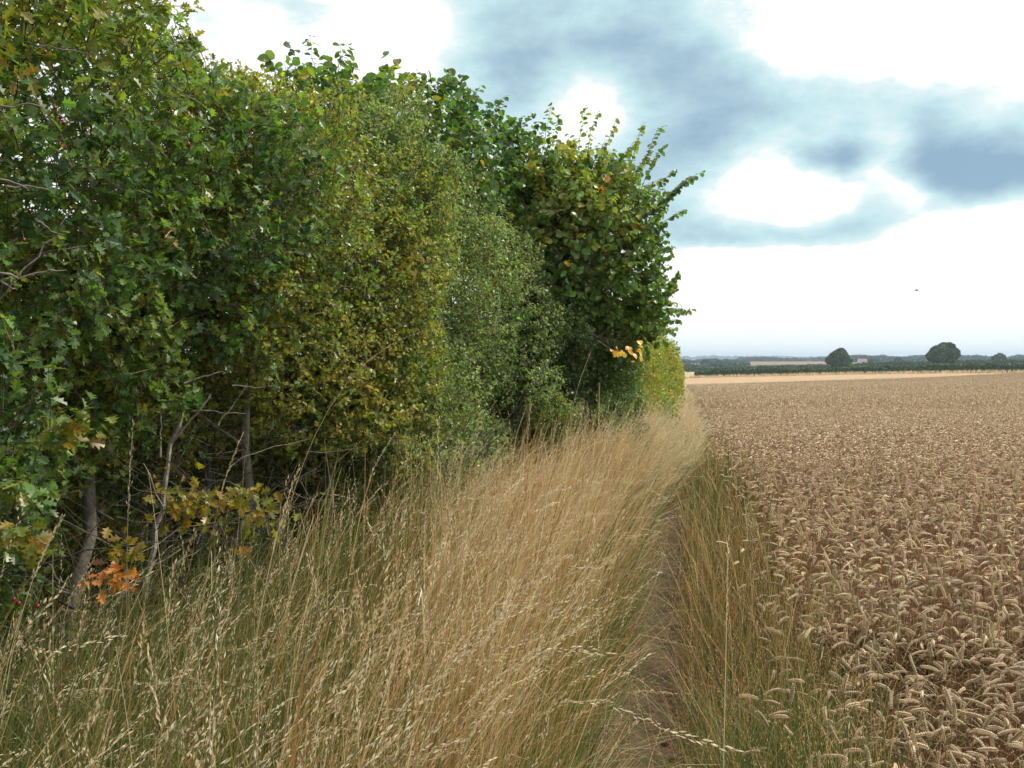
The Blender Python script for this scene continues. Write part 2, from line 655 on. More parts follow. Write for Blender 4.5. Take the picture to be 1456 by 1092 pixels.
def palette(pals, seed, scale=1.6, sharp=.35):
    """choose between colours by clump: pals = [(colour, weight)]"""
    cols = np.array([p[0] for p in pals], float)
    w = np.cumsum([p[1] for p in pals])
    w = w / w[-1]

    def f(P):
        u = .5 + .5 * np.clip(noise3(P, scale, seed) * 1.5, -1, 1)
        u = np.clip(u * (1 - sharp) + rng.random(len(P)) * sharp, 0, .9999)
        return cols[np.searchsorted(w, u)]
    return f


def limb(a, b, n=9, wig=.06, sag=0.0):
    a, b = np.array(a, float), np.array(b, float)
    t = np.linspace(0, 1, n)[:, None]
    p = a * (1 - t) + b * t
    d = np.linalg.norm(b - a)
    w = np.cumsum(rng.normal(0, 1, (n, 3)), 0)
    w = w - w[0] * (1 - t) - w[-1] * t
    p = p + w * wig * d / 3
    p[:, 2] += sag * np.sin(t[:, 0] * PI) * d
    return p


def shrub(name, label, cat, base, lumps, nsprig, per, length, size, kind, colf, stems, group=None, shell=.16, amp=.22, nscale=2.2, seed=10, keep=None,
          bark=(.16, .14, .11), nlimb=60, stem_r=.03, extra=None, inner=.1, up=.45, droop=.1, mat=None, twigs=True, stem_top=.5, tw=.0016):
    base = np.array([base[0], base[1], float(hz(base[0], base[1])) - .02])
    root = tag(empty(name, base), label, cat, group)
    P, G = crown_points(lumps, nsprig, shell, amp, nscale, seed, keep, inner)
    lm, tm = MB(), MB()
    sprigs(lm, tm if twigs else None, P, G, per, length, size, kind, colf, up, droop=droop, tw=tw)
    L_ = np.array(lumps)
    SP = []
    for i in range(stems):
        l = L_[i % len(L_)]
        b = base + np.array([rng.uniform(-.35, .35), rng.uniform(-.5, .5), 0]) * (1 if stems > 1 else 0)
        if stems > 2:
            b[1] = base[1] + (l[1] - base[1]) * .75 + rng.uniform(-.2, .2)
            b[0] = base[0] + (l[0] - base[0]) * .5 + rng.uniform(-.25, .25)
        top = l[:3] + np.array([0, 0, l[5] * stem_top]) + rng.normal(0, .12, 3)
        p = limb(b, top, 12, .05)
        SP.append(p)
        mb = MB()
        r0 = stem_r * rng.uniform(.6, 1.2)
        tubes(mb, p[None], (r0 * np.linspace(1, .25, 12))[None], np.array(bark) * rng.uniform(.7, 1.2), 7)
        mb.obj('stem', M_BARK, root, True, base)
    A = np.concatenate(SP) if SP else np.array([base])
    A = A[A[:, 2] > base[2] + .25] if len(A) > 1 else A
    T = P[rng.choice(len(P), min(nlimb, len(P)), replace=False)] if nlimb else []
    LP, LR = [], []
    for q in T:
        dd = np.linalg.norm(A - q, axis=1) + np.abs(A[:, 2] - (q[2] - .35)) * .6
        a = A[dd.argmin()]
        pl = limb(a, q, 9, .10, .05)
        LP.append(pl)
        r = .004 + .006 * rng.random()
        LR.append(r * np.linspace(1, .25, 9))
    if LP:
        tubes(tm, np.array(LP), np.array(LR), np.array(bark) * rng.uniform(.6, 1.1, (len(LP), 1)), 4)
    if extra is not None:
        extra(lm, tm, root, base)
    if tm.n:
        tm.obj('branchwork', M_BARK, root, False, base)
    lm.obj('crown', mat or M_LEAF, root, False, base)
    return root, A


G_DARK, G_MID, G_LITE = (.052, .105, .036), (.10, .165, .046), (.17, .23, .062)
G_OLIVE, G_YEL, G_ORG, G_GREY = (.24, .24, .05), (.35, .29, .058), (.42, .20, .035), (.22, .28, .13)
G_DARK, G_MID, G_LITE, G_OLIVE, G_GREY = [tuple(1.25 * q for q in c) for c in (G_DARK, G_MID, G_LITE, G_OLIVE, G_GREY)]
HED = 'shrubs of the tall mixed hedge'


def cut(zlim, y0, y1, xback=-2.45, low=.04):
    """thins the foliage of the hedge foot so that the stems show"""
    def f(p):
        k = np.ones(len(p))
        inside = (p[:, 2] < zlim + .12 * noise3(p, 3, 77)) & (p[:, 1] > y0) & (p[:, 1] < y1) & (p[:, 0] > xback)
        k[inside] = low
        k[p[:, 0] < -2.7] *= .6
        return k
    return f


# dead twigs tangled in the shade of the hedge foot
def dead_twigs(boxes, n, r=.0022):
    def f(lm, tm, root, base):
        for (x0, x1, y0, y1, z0, z1, k) in boxes:
            a = rng.uniform((x0, y0, z0), (x1, y1, z1), (k, 3))
            d = unit(rng.normal(0, 1, (k, 3)) * np.array([.8, .8, .7]) + np.array([.15, 0, .35]))
            ln = rng.uniform(.15, .6, k)
            t = np.linspace(0, 1, 6)[None, :, None]
            bend = rng.normal(0, .12, (k, 1, 3)) * ln[:, None, None]
            kink = np.cumsum(rng.normal(0, .03, (k, 6, 3)), 1) * ln[:, None, None]
            P = a[:, None] + d[:, None] * ln[:, None, None] * t + bend * t ** 2 + kink
            g = rng.gamma(1.6, .045, (k, 1)) + .02
            tubes(tm, P, np.linspace(1, .35, 6)[None] * r * rng.uniform(.6, 1.9, (k, 1)), np.array([1, .88, .72]) * g, 3)
    return f


# ---- near hawthorn on the left
def haw_extra(lm, tm, root, base):
    dead_twigs([(-2.4, -1.75, 1.5, 3.2, .35, 1.1, 160), (-2.9, -2.4, 1.0, 4.0, .2, 1.4, 250)], 0)(lm, tm, root, base)
    # bare grey twigs poking out through the leaves
    for (x0, y0, x1, y1, d) in ((0, 150, 62, 152, 2.0), (40, 60, 130, 76, 2.2), (0, 255, 70, 270, 1.95), (10, 265, 64, 268, 2.0), (0, 388, 95, 384, 2.0),
                                (0, 398, 24, 412, 1.95), (0, 425, 100, 300, 2.1), (50, 310, 92, 335, 2.1), (170, 60, 290, 150, 2.6), (235, 338, 250, 325, 2.6)):
        a, b = at(x0, y0, d), at(x1, y1, d + .05)
        tubes(tm, limb(a, b, 9, .09)[None], np.linspace(.0028, .0012, 9)[None], (.22, .19, .155), 4)


haw_cols = palette([(G_DARK, .22), (G_MID, .34), (G_LITE, .17), (G_OLIVE, .20), (G_YEL, .06), (G_ORG, .012)], 21, 1.9, .6)
haw, HA = shrub('hawthorn_shrub', 'large dark green hawthorn with lobed leaves filling the left edge', 'shrub', (-2.35, 1.9),
            [(-2.5, 1.2, 1.9, .95, 1.0, 1.35), (-2.45, 2.2, 2.25, .95, .85, 1.05), (-2.25, 3.0, 2.2, .75, .7, .72), (-2.2, 1.9, 1.15, .55, .8, .7), (-2.6, 2.4, 1.2, .6, 1.0, 1.2), (-3.15, 2.3, 2.1, .7, 1.3, 1.15)],
            13500, 9, .16, .038, 'haw', haw_cols, 7, HED, shell=.15, seed=11, keep=cut(.82, 1.2, 3.4), nlimb=150, inner=.3, extra=haw_extra)

# ---- yellow-olive hawthorn next along
yel_cols = palette([(G_DARK, .05), (G_MID, .15), (G_LITE, .24), (G_OLIVE, .36), (G_YEL, .19), (G_ORG, .012)], 31, 2.0, .6)


def yel_extra(lm, tm, root, base):
    dead_twigs([(-2.3, -1.75, 3.0, 4.2, .35, 1.25, 260), (-2.9, -2.2, 3.0, 5.4, .2, 1.5, 350)], 0)(lm, tm, root, base)
    for (x0, y0, x1, y1, d, r) in ((205, 850, 262, 575, 3.15, .012), (228, 650, 229, 585, 3.05, .0035), (310, 605, 352, 545, 3.1, .003), (262, 545, 318, 528, 3.0, .003),
                                   (330, 548, 378, 550, 3.2, .0025), (270, 585, 350, 588, 3.15, .002), (240, 640, 300, 560, 3.25, .006)):
        tubes(tm, limb(at(x0, y0, d), at(x1, y1, d), 10, .05)[None], np.linspace(r, r * .5, 10)[None], (.30, .27, .22), 5)


shrub('hawthorn_shrub', 'yellowing olive hawthorn with a dark twiggy hollow at its foot', 'shrub', (-2.15, 3.9),
      [(-2.2, 3.75, 2.15, .72, .7, .80), (-2.0, 4.35, 1.75, .62, .65, 1.0), (-2.2, 4.6, 2.25, .7, .65, .72), (-2.5, 3.9, 1.3, .5, 1.1, 1.2)],
      13000, 10, .13, .0255, 'haw2', yel_cols, 6, HED, shell=.13, seed=12, keep=cut(1.12, 2.9, 3.8, -2.4), nlimb=140, inner=.28, extra=yel_extra)

# ---- fine-leaved grey green shrub in the middle
grn_cols = palette([(G_DARK, .10), (G_MID, .24), (G_GREY, .40), (G_LITE, .16), (G_OLIVE, .10)], 41, 1.8, .55)


def grn_keep(p):
    k = np.ones(len(p))
    k[p[:, 0] < -2.3] = .5
    return k


shrub('field_maple', 'dense fine-leaved grey green shrub in the middle of the hedge', 'shrub', (-1.9, 5.9),
      [(-2.0, 5.2, 2.0, .75, .8, 1.1), (-1.9, 6.0, 1.9, .78, .8, 1.15), (-1.75, 6.8, 1.6, .75, .85, 1.25), (-1.72, 5.0, .95, .5, .7, .75), (-1.75, 5.9, .7, .6, .9, .7), (-1.5, 7.4, 1.65, .65, .6, 1.1)],
      24000, 9, .13, .0245, 'small', grn_cols, 5, HED, shell=.13, inner=.28, seed=13, keep=grn_keep, nlimb=110,
      extra=dead_twigs([(-1.9, -1.2, 4.3, 5.6, .3, 1.1, 220)], 0))

dkg_cols = palette([(G_DARK, .30), (G_MID, .34), (G_LITE, .14), (G_GREY, .12), (G_OLIVE, .10)], 51, 2.0, .45)
shrub('hawthorn_shrub', 'low dark green thorn under the overhanging hazel', 'shrub', (-1.3, 8.0),
      [(-1.15, 7.7, 1.2, .6, .8, 1.0), (-.95, 8.3, 1.15, .55, .8, .92), (-.78, 7.6, .9, .42, .5, .78), (-1.0, 9.3, .9, .5, .8, .85), (-1.1, 7.0, .8, .4, .5, .7)],
      13000, 9, .13, .027, 'small', dkg_cols, 4, HED, shell=.14, inner=.28, seed=14, nlimb=60)


# ---- hazels
def shoot(lm, tm, a, b, n_leaf, size, cols, arch=.12, r=.003):
    """one arching hazel shoot with two rows of drooping leaves"""
    p = limb(a, b, 12, .035, arch)
    tubes(tm, p[None], np.linspace(r, r * .35, 12)[None], (.13, .10, .065), 4)
    t = np.linspace(.22, 1, n_leaf)
    idx = t * 11
    i0 = np.minimum(idx.astype(int), 10)
    f = (idx - i0)[:, None]
    pos = p[i0] * (1 - f) + p[i0 + 1] * f
    d = unit(p[i0 + 1] - p[i0])
    side = unit(np.cross(d, np.array([0, 0, 1.0]) + rng.normal(0, .05, 3)))
    sg = np.where(np.arange(n_leaf) % 2 == 0, 1, -1)[:, None]
    ax = unit(side * sg * .75 + d * .45 + np.array([0, 0, -.55]) + rng.normal(0, .22, (n_leaf, 3)))
    nm = unit(np.array([0, 0, .9]) + side * sg * .35 + rng.normal(0, .3, (n_leaf, 3)))
    sz = size * rng.uniform(.6, 1.15, n_leaf) * (1 - .35 * np.abs(t - .6))
    lm.inst(HAZ_V, HAZ_T, None, pos + ax * .008, frames(ax, nm), sz, vary(cols(pos), .1, .2))


def hazel_extra(targets, n_rand, lumps, cols, size, roots):
    def f(lm, tm, root, base):
        for (px, py, d, ln) in targets:
            b = at(px, py, d)
            c = np.array(lumps, float)[:, :3]
            k = np.linalg.norm(c - b, axis=1).argmin()
            dr = unit(c[k] + np.array([0, 0, -.4]) - b)
            shoot(lm, tm, b + dr * ln, b, int(9 + ln * 20), size, cols)
        P, G = crown_points(lumps, n_rand, .14, .12, 2.0, 63)
        for p, g in zip(P, G):
            d = unit(g * .9 + np.array([0, 0, .45]) + rng.normal(0, .35, 3))
            ln = rng.uniform(.3, .6)
            shoot(lm, tm, p - d * ln * .7, p + d * ln * .3, int(8 + ln * 16), size, cols)
    return f


hz_cols = palette([(G_DARK, .28), (G_MID, .36), (G_OLIVE, .16), (G_LITE, .18), (G_YEL, .02)], 61, 1.3, .4)
L4 = [(-2.45, 5.7, 2.95, .55, .75, .72), (-2.25, 6.6, 3.0, .7, .8, .8), (-1.95, 7.5, 3.05, .75, .8, .72), (-1.6, 8.2, 2.9, .7, .6, .75)]
T4 = [(412, 62, 5.8, .5), (440, 52, 5.9, .45), (484, 62, 6.0, .45), (398, 92, 5.6, .4), (498, 95, 6.2, .4), (545, 98, 6.6, .5), (592, 100, 6.9, .5), (640, 112, 7.0, .5),
      (655, 140, 7.1, .4), (520, 115, 6.6, .4), (668, 142, 7.3, .5), (716, 148, 7.4, .5), (742, 165, 7.6, .4), (785, 150, 7.9, .5), (795, 165, 7.9, .4), (465, 80, 6.1, .4), (565, 112, 6.7, .4),
      (505, 135, 6.3, .4), (615, 125, 7.0, .4), (690, 160, 7.3, .4), (760, 160, 7.7, .4)]
shrub('hazel_tree', 'tall hazel with round leaves rising behind the hedge against the clouds', 'tree', (-2.2, 6.9), L4,
      1600, 7, .20, .064, 'hazel', hz_cols, 7, HED, shell=.25, seed=15, nlimb=60, stem_r=.03, droop=.5, inner=.25,
      extra=hazel_extra(T4, 430, L4, hz_cols, .062, None))
hz2_cols = palette([(G_DARK, .20), (G_MID, .36), (G_LITE, .24), (G_OLIVE, .13), (G_YEL, .06), (G_ORG, .01)], 71, 1.5, .5)
L5 = [(-1.15, 7.9, 2.7, .75, .7, .75), (-.85, 7.6, 2.5, .58, .6, .78), (-.66, 8.0, 2.0, .48, .6, .55)]
T5 = [(832, 150, 7.9, .5), (850, 160, 7.8, .5), (878, 168, 7.7, .45), (940, 182, 7.4, .5), (946, 206, 7.4, .5), (1000, 243, 7.2, .7), (968, 262, 7.3, .5), (972, 298, 7.3, .5),
      (948, 330, 7.4, .4), (925, 215, 7.5, .5), (905, 200, 7.6, .4), (982, 440, 7.4, .55), (960, 410, 7.5, .4), (950, 380, 7.5, .4), (965, 455, 7.5, .4), (940, 300, 7.4, .45),
      (980, 250, 7.3, .5), (930, 350, 7.4, .4), (915, 175, 7.5, .4), (960, 240, 7.3, .5), (885, 598, 7.3, .3), (820, 200, 7.8, .4), (955, 270, 7.3, .45)]
hazel_front, HF = shrub('hazel_tree', 'hazel leaning out of the hedge with long leafy shoots over the field edge', 'tree', (-1.1, 7.9), L5,
      1500, 7, .20, .060, 'hazel', hz2_cols, 6, HED, shell=.25, seed=16, nlimb=60, stem_r=.028, droop=.5, inner=.25,
      extra=hazel_extra(T5, 460, L5, hz2_cols, .060, None))

# ---- the hedge running away
FARH = [(-1.35, 10.4, .72, 1.0, 1.25, 'dark'), (-1.15, 12.4, .78, 1.2, 1.2, 'yel'), (-1.0, 14.8, .8, 1.4, 1.22, 'lite'), (-.98, 17.6, .8, 1.6, 1.2, 'yel'), (-1.0, 21, .85, 1.9, 1.3, 'lite'),
        (-1.05, 25.5, .9, 2.4, 1.35, 'yel'), (-1.1, 31, .95, 3.0, 1.4, 'lite'), (-1.2, 39, 1.0, 4.2, 1.5, 'yel'), (-1.3, 50, 1.0, 6.0, 1.5, 'lite')]
names = ['dark green thorn just beyond the hazel in the receding hedge', 'olive thorn second beyond the hazel in the receding hedge', 'light green thorn third beyond the hazel in the receding hedge',
         'yellow green thorn fourth beyond the hazel, halfway along the receding hedge', 'pale green thorn fifth beyond the hazel in the receding hedge',
         'yellowish thorn sixth beyond the hazel in the receding hedge', 'green thorn seventh beyond the hazel in the receding hedge',
         'yellowish thorn next to last at the far end of the hedge', 'green thorn at the very far end of the hedge']
pals = {'dark': palette([(G_DARK, .3), (G_MID, .4), (G_LITE, .3)], 81), 'yel': palette([(G_LITE, .25), (G_OLIVE, .45), (G_YEL, .3)], 82), 'lite': palette([(G_MID, .2), (G_LITE, .4), (G_OLIVE, .3), (G_YEL, .1)], 83)}
for i, (x, y, rx, ry, rz, c) in enumerate(FARH):
    z0 = float(hz(x, y))
    s = .04 * max(1, y / 13)
    lumps = [(x, y, z0 + rz * .85, rx, ry, rz), (x + .1, y - ry * .5, z0 + rz * .6, rx * .85, ry * .6, rz * .8), (x - .1, y + ry * .5, z0 + rz * .9, rx * .9, ry * .6, rz)]
    nn = int(3000 * (13 / max(y, 10)) ** .6)
    shrub('thorn_shrub', names[i], 'shrub', (x, y), lumps, nn, 9, .16 * max(1, y / 16), s, 'small', pals[c], 3, HED, shell=.13, seed=90 + i, nlimb=20 if y < 14 else 0, twigs=(y < 14), tw=.0018)


# ---- autumn sprays, berries: parts of the shrubs they grow on
def spray(parent, name, label, px, py, d, n, size, kind, cols, spreadpx, mat=M_LEAF):
    base = np.array(parent.location)
    mb = MB()
    s = spreadpx / FPX * d
    pos = at(px, py, d) + rng.normal(0, 1, (n, 3)) * np.array([s, s, s * .7])
    ax = unit(rng.normal(0, 1, (n, 3)) * .6 + np.array([.5, -.4, -.3]))
    nm = unit(np.array([.3, -.5, .7]) + rng.normal(0, .35, (n, 3)))
    v, t = LEAVES[kind]
    mb.inst(v, t, None, pos, frames(ax, nm), size * rng.uniform(.6, 1.2, n), vary(pick(cols, [1] * len(cols), n), .08, .15))
    c = pos.mean(0)
    far = c + np.array([-.35, .1, .15])
    ends = pos[rng.choice(n, min(n, 3), replace=False)]
    tubes(mb, np.stack([np.stack([far, c * .6 + far * .4 + rng.normal(0, .03, 3), e]) for e in ends]), np.tile([.0014, .0011, .0007], (len(ends), 1)), (.10, .075, .05), 3)
    o = mb.obj(name, mat, parent, False, base)
    o['label'] = label
    return o


ORA = [(.50, .19, .04), (.58, .27, .06), (.38, .13, .03)]
YLO = [(.24, .20, .025), (.28, .19, .025), (.16, .16, .025)]
spray(haw, 'leaf_spray', 'bright orange autumn leaves', 165, 820, 2.25, 34, .032, 'haw', ORA, 13)
spray(haw, 'leaf_spray', 'small tuft of orange leaves', 122, 826, 2.2, 5, .026, 'haw', ORA, 4)
spray(haw, 'leaf_spray', 'small reddish orange leaves', 62, 764, 2.2, 6, .026, 'haw', ORA, 5)
spray(haw, 'leaf_spray', 'low yellow brown spray reaching over the grass', 345, 722, 2.75, 90, .04, 'haw', YLO, 27)
spray(haw, 'leaf_spray', 'yellow brown leaves low on the hedge', 260, 716, 2.7, 80, .04, 'haw', YLO, 24)
spray(haw, 'leaf_spray', 'hanging sprig of orange tipped leaves', 345, 780, 2.75, 9, .03, 'haw', ORA + YLO, 7)
spray(haw, 'leaf_spray', 'dull yellow green clump by the edge of the frame', 22, 768, 2.1, 60, .04, 'haw', YLO + [G_LITE], 17)
spray(haw, 'leaf_spray', 'yellow tinted leaves above the dark hollow', 95, 610, 2.3, 50, .045, 'haw', YLO + [G_LITE], 20)
spray(haw, 'leaf_spray', 'yellow brown sprig hanging over the stems', 180, 775, 2.3, 26, .034, 'haw', YLO, 14)
spray(haw, 'leaf_spray', 'yellow leaf cluster among green', 235, 330, 2.8, 10, .04, 'haw', YLO + ORA, 7)
spray(haw, 'leaf_spray', 'olive leaf cluster by the upper left edge', 15, 95, 2.1, 14, .045, 'haw', YLO, 12)
YB = [(.88, .52, .07), (.92, .62, .12), (.82, .42, .06)]
spray(hazel_front, 'leaf_spray', 'pair of bright yellow leaves', 877, 501, 6.5, 7, .045, 'hazel', YB, 6)
spray(hazel_front, 'leaf_spray', 'cluster of bright yellow hanging leaves', 897, 499, 6.5, 15, .047, 'hazel', YB, 8)
spray(hazel_front, 'leaf_spray', 'single orange leaf', 806, 370, 7.0, 3, .05, 'hazel', YB, 3)


def berries(parent, label, pts, d, r):
    base = np.array(parent.location)
    th, ph = np.meshgrid(np.linspace(0, PI, 7), np.linspace(0, 2 * PI, 9)[:-1], indexing='ij')
    v = np.stack([np.sin(th) * np.cos(ph), np.sin(th) * np.sin(ph), np.cos(th) * 1.25], -1).reshape(-1, 3)
    q = [(i * 8 + j, i * 8 + (j + 1) % 8, (i + 1) * 8 + (j + 1) % 8, (i + 1) * 8 + j) for i in range(6) for j in range(8)]
    for px, py in pts:
        mb = MB()
        p = at(px, py, d)
        mb.inst(v, None, q, p[None], np.eye(3)[None], np.array([r]), np.array([(.20, .010, .016)]))
        tubes(mb, np.stack([p + (0, 0, r), p + (-.008, .004, .022), p + (-.03, .01, .035)])[None], np.array([[.0007] * 3]), (.1, .08, .05), 3)
        o = mb.obj('berry', M_BERRY, parent, True, base)
        o['label'] = label


berries(haw, 'small dark red haw', [(64, 74), (78, 153), (86, 166), (90, 174), (268, 205), (34, 341), (20, 852), (27, 858), (54, 862)], 1.98, .0046)

# ------------------------------------------------------------------ grass
STRAW = [(.58, .39, .165), (.66, .48, .24), (.47, .28, .10), (.72, .56, .33)]
STRAWB = [(.40, .19, .065), (.46, .25, .09), (.28, .15, .06)]
GREEN = [(.085, .145, .035), (.12, .175, .045), (.055, .11, .032), (.18, .20, .06)]
PALE = [(.68, .55, .36), (.76, .65, .45), (.58, .45, .26)]


def hedge_x(y):
    return np.interp(y, [0, 2, 4.5, 6, 7.6, 10, 14, 60], [-2.3, -2.25, -1.9, -1.5, -1.05, -.85, -.6, -.6])


def in_view(x, y, m=.08):
    lat = x * RT[0] + y * RT[1]
    d = -x * math.sin(YAW) + y * math.cos(YAW)
    return (d > 1.0) & (np.abs(lat / np.maximum(d, .01)) < 728 / FPX + m + .25 / np.maximum(d, .3)), d


def scatter(n, x0f, x1f, y0, y1, dens_pow=1.2):
    """points with density falling with distance, between x0f(y) and x1f(y)"""
    u = rng.random(n)
    p = 1 - dens_pow
    y = (y0 ** p + u * (y1 ** p - y0 ** p)) ** (1 / p) if abs(p) > 1e-3 else y0 * (y1 / y0) ** u
    a, b = x0f(y), x1f(y)
    x = a + (b - a) * rng.random(n)
    return x, y


# heads: little spikelets along the top of the stem
SPK_V = np.array([(0, 0, 0), (.13, .45, 0), (0, 1, 0), (-.13, .45, 0), (0, .45, .12)])
SPK_T = [(0, 1, 4), (1, 2, 4), (2, 3, 4), (3, 0, 4)]


def seed_heads(mb, P, h, cols, k, size, frac=.16, spread=.012):
    """P (N,S,3) stem centre lines"""
    n, S, _ = P.shape
    t = 1 - frac * np.linspace(0, 1, k)[None] * rng.uniform(.7, 1.3, (n, 1))
    idx = np.clip(t * (S - 1), 0, S - 1.001)
    i0 = idx.astype(int)
    f = (idx - i0)[..., None]
    ar = np.arange(n)[:, None]
    pos = P[ar, i0] * (1 - f) + P[ar, i0 + 1] * f
    d = unit(P[ar, i0 + 1] - P[ar, i0])
    off = rng.normal(0, 1, (n, k, 3))
    sp = spread * rng.uniform(.4, 1.3, (n, 1, 1))
    pos = pos + off * sp * .6
    ax = unit(d + unit(off) * .28)
    nm = rng.normal(0, 1, (n, k, 3))
    c = np.repeat(cols[:, None], k, 1).reshape(-1, 3)
    sz = (size[:, None] * rng.uniform(.7, 1.2, (n, k))).reshape(-1)
    mb.inst(SPK_V, SPK_T, None, pos.reshape(-1, 3), frames(ax.reshape(-1, 3), nm.reshape(-1, 3)), sz, vary(c, .05, .15))


def verge(mb, n_stem, n_blade, y0, y1, lod, pw):
    X1 = lambda y: np.where(y < 9, -.40 - .05 * np.sin(y * 2.1), np.interp(y, [9, 12], [-.42, .02]))
    # tall flowering stems
    x, y = scatter(n_stem, lambda q: hedge_x(q) + .0, X1, y0, y1, pw)
    ok, d = in_view(x, y)
    # clumpy density
    ok &= rng.random(len(x)) < .55 + .45 * noise2(x, y, 3.5, 8) + .25
    x, y, d = x[ok], y[ok], d[ok]
    n = len(x)
    xb = np.interp(y, [1, 2, 3, 4.5], [-.45, -.68, -.95, -1.2])
    grn = np.clip((xb - x) / .4 + .1, 0, .96) * np.clip((7 - y) / 2.5, .25, 1) + .55 * np.clip((x + .66) / .2, 0, 1) * (y < 14) + .25 * noise2(x, y, 2.2, 9)
    isg = rng.random(n) < grn
    och = (noise2(x, y, 4.5, 71) + rng.normal(0, .35, n) > .0)[:, None]        # rusty clumps and bleached clumps
    cB = np.where(isg[:, None], pick(GREEN + [(.3, .28, .12)], [3, 3, 2, 3, 1], n), np.where(och, pick(STRAWB, [2, 2, 1], n), pick(STRAW, [2, 2, 2, 1], n)))
    cT = np.where(isg[:, None], pick(STRAW + GREEN, [.6, .8, .6, .6, 1.5, 1.5, .8, 3], n), np.where(och, pick(STRAW + STRAWB, [2, 1, 3, .5, 1, 2, 0], n), pick(STRAW + PALE, [1, 3, .4, 3, 3, 3, 2], n)))
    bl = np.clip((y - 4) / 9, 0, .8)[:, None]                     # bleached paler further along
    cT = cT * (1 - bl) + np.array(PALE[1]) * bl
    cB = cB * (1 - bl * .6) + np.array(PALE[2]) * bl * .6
    h = rng.normal(.98, .13, n) * np.where(x < hedge_x(y) + .5, .88, 1.0) * (1 + .10 * noise2(x, y, 1.7, 12))
    h *= np.interp(x, [-.62, -.38], [1, .78])
    tall = rng.random(n) < .03
    h[tall] *= 1.18
    az = rng.normal(R(-5), .65, n)
    lean = np.abs(rng.normal(.20, .12, n)) + .12 * noise2(x, y, 1.9, 14)
    curve = rng.normal(.25, .26, n)
    w = np.maximum(.0021, .0009 * d) * rng.gamma(3.2, .33, n)
    base = np.stack([x, y, hz(x, y)], 1)
    droop = rng.normal(.5, .5, n)
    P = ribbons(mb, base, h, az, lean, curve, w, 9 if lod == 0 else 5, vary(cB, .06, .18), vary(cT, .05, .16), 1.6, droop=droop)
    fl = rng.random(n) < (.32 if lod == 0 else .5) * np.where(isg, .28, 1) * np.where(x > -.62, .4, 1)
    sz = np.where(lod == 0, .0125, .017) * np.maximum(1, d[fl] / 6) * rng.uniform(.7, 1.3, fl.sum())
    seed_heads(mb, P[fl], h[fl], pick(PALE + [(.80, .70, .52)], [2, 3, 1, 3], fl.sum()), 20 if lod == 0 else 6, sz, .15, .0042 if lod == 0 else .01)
    # leaf blades
    x, y = scatter(n_blade, lambda q: hedge_x(q) - .1, X1, y0, y1, pw)
    ok, d = in_view(x, y)
    x, y, d = x[ok], y[ok], d[ok]
    n = len(x)
    xb = np.interp(y, [1, 2, 3, 4.5], [-.45, -.68, -.95, -1.2])
    grn = np.clip((xb - x) / .4 + .25, .12, 1) * np.clip((6.5 - y) / 3, .2, 1) + .6 * np.clip((x + .70) / .2, 0, 1) * (y < 14) + .25 * noise2(x, y, 2.2, 9)
    isg = rng.random(n) < grn
    cA = np.where(isg[:, None], pick(GREEN, [2, 2, 2, 1], n), pick(STRAWB + STRAW, [2, 2, 2, 2, 1, 2, 1], n))
    cT = np.where(isg[:, None], pick(GREEN + [(.35, .32, .14)], [2, 2, 1, 2, 1], n), pick(STRAW, [2, 2, 1, 1], n))
    h = np.minimum(rng.gamma(6, .075, n) * np.where(isg, 1.3, 1.0), .88)
    az = rng.uniform(-PI, PI, n)
    az = np.where(rng.random(n) < .4, rng.normal(0, .6, n), az)
    w = np.maximum(.0034, .0009 * d) * rng.uniform(.6, 1.5, n)
    ribbons(mb, np.stack([x, y, hz(x, y)], 1), h, az, np.abs(rng.normal(.2, .15, n)), np.abs(rng.normal(.9, .6, n)), w, 6 if lod == 0 else 4, vary(cA, .08, .2), vary(cT, .08, .2), 1.3)


gm = MB()
verge(gm, 27000, 40000, .9, 6.0, 0, 1.15)
verge(gm, 26000, 16000, 6.0, 17, 1, 1.3)
verge(gm, 16000, 6000, 17, 60, 1, 1.6)
tag(gm.obj('grass', M_GRASS), 'tall dry meadow grass between hedge and path, straw coloured with green patches', 'grass', kind='stuff')

# strip of grass between path and crop
gm = MB()
x, y = scatter(15000, lambda q: q * 0 + .0, lambda q: q * 0 + .66, .9, 15, 1.2)
ok, d = in_view(x, y)
ok &= rng.random(len(x)) < .8 + .6 * noise2(x, y, 3, 18)
x, y, d = x[ok], y[ok], d[ok]
n = len(x)
g = rng.random(n) < .62 + .3 * noise2(x, y, 2, 19)
cA = np.where(g[:, None], pick(GREEN, [2, 2, 2, 1], n), pick(STRAWB + [(.22, .15, .08)], [1, 1, 2, 2], n))
cT = np.where(g[:, None], pick(GREEN + STRAW, [2, 2, 1, 2, 1, 1, 0, 1], n), pick(STRAW + STRAWB, [1, 1, 1, 1, 1, 1, 2], n))
h = rng.normal(.52, .16, n) * np.interp(x, [0, .15, .42], [.7, 1, 1.15])
P = ribbons(gm, np.stack([x, y, hz(x, y)], 1), h, rng.uniform(-PI, PI, n), np.abs(rng.normal(.1, .1, n)), np.abs(rng.normal(.4, .4, n)), np.maximum(.0028, .0008 * d) * rng.uniform(.5, 1.4, n), 6,
            vary(cA, .08, .2), vary(cT, .08, .2), 1.5)
fl = rng.random(n) < .25
seed_heads(gm, P[fl], h[fl], pick(STRAW, [1, 2, 1, 2], fl.sum()), 9, np.full(fl.sum(), .011), .2, .006)
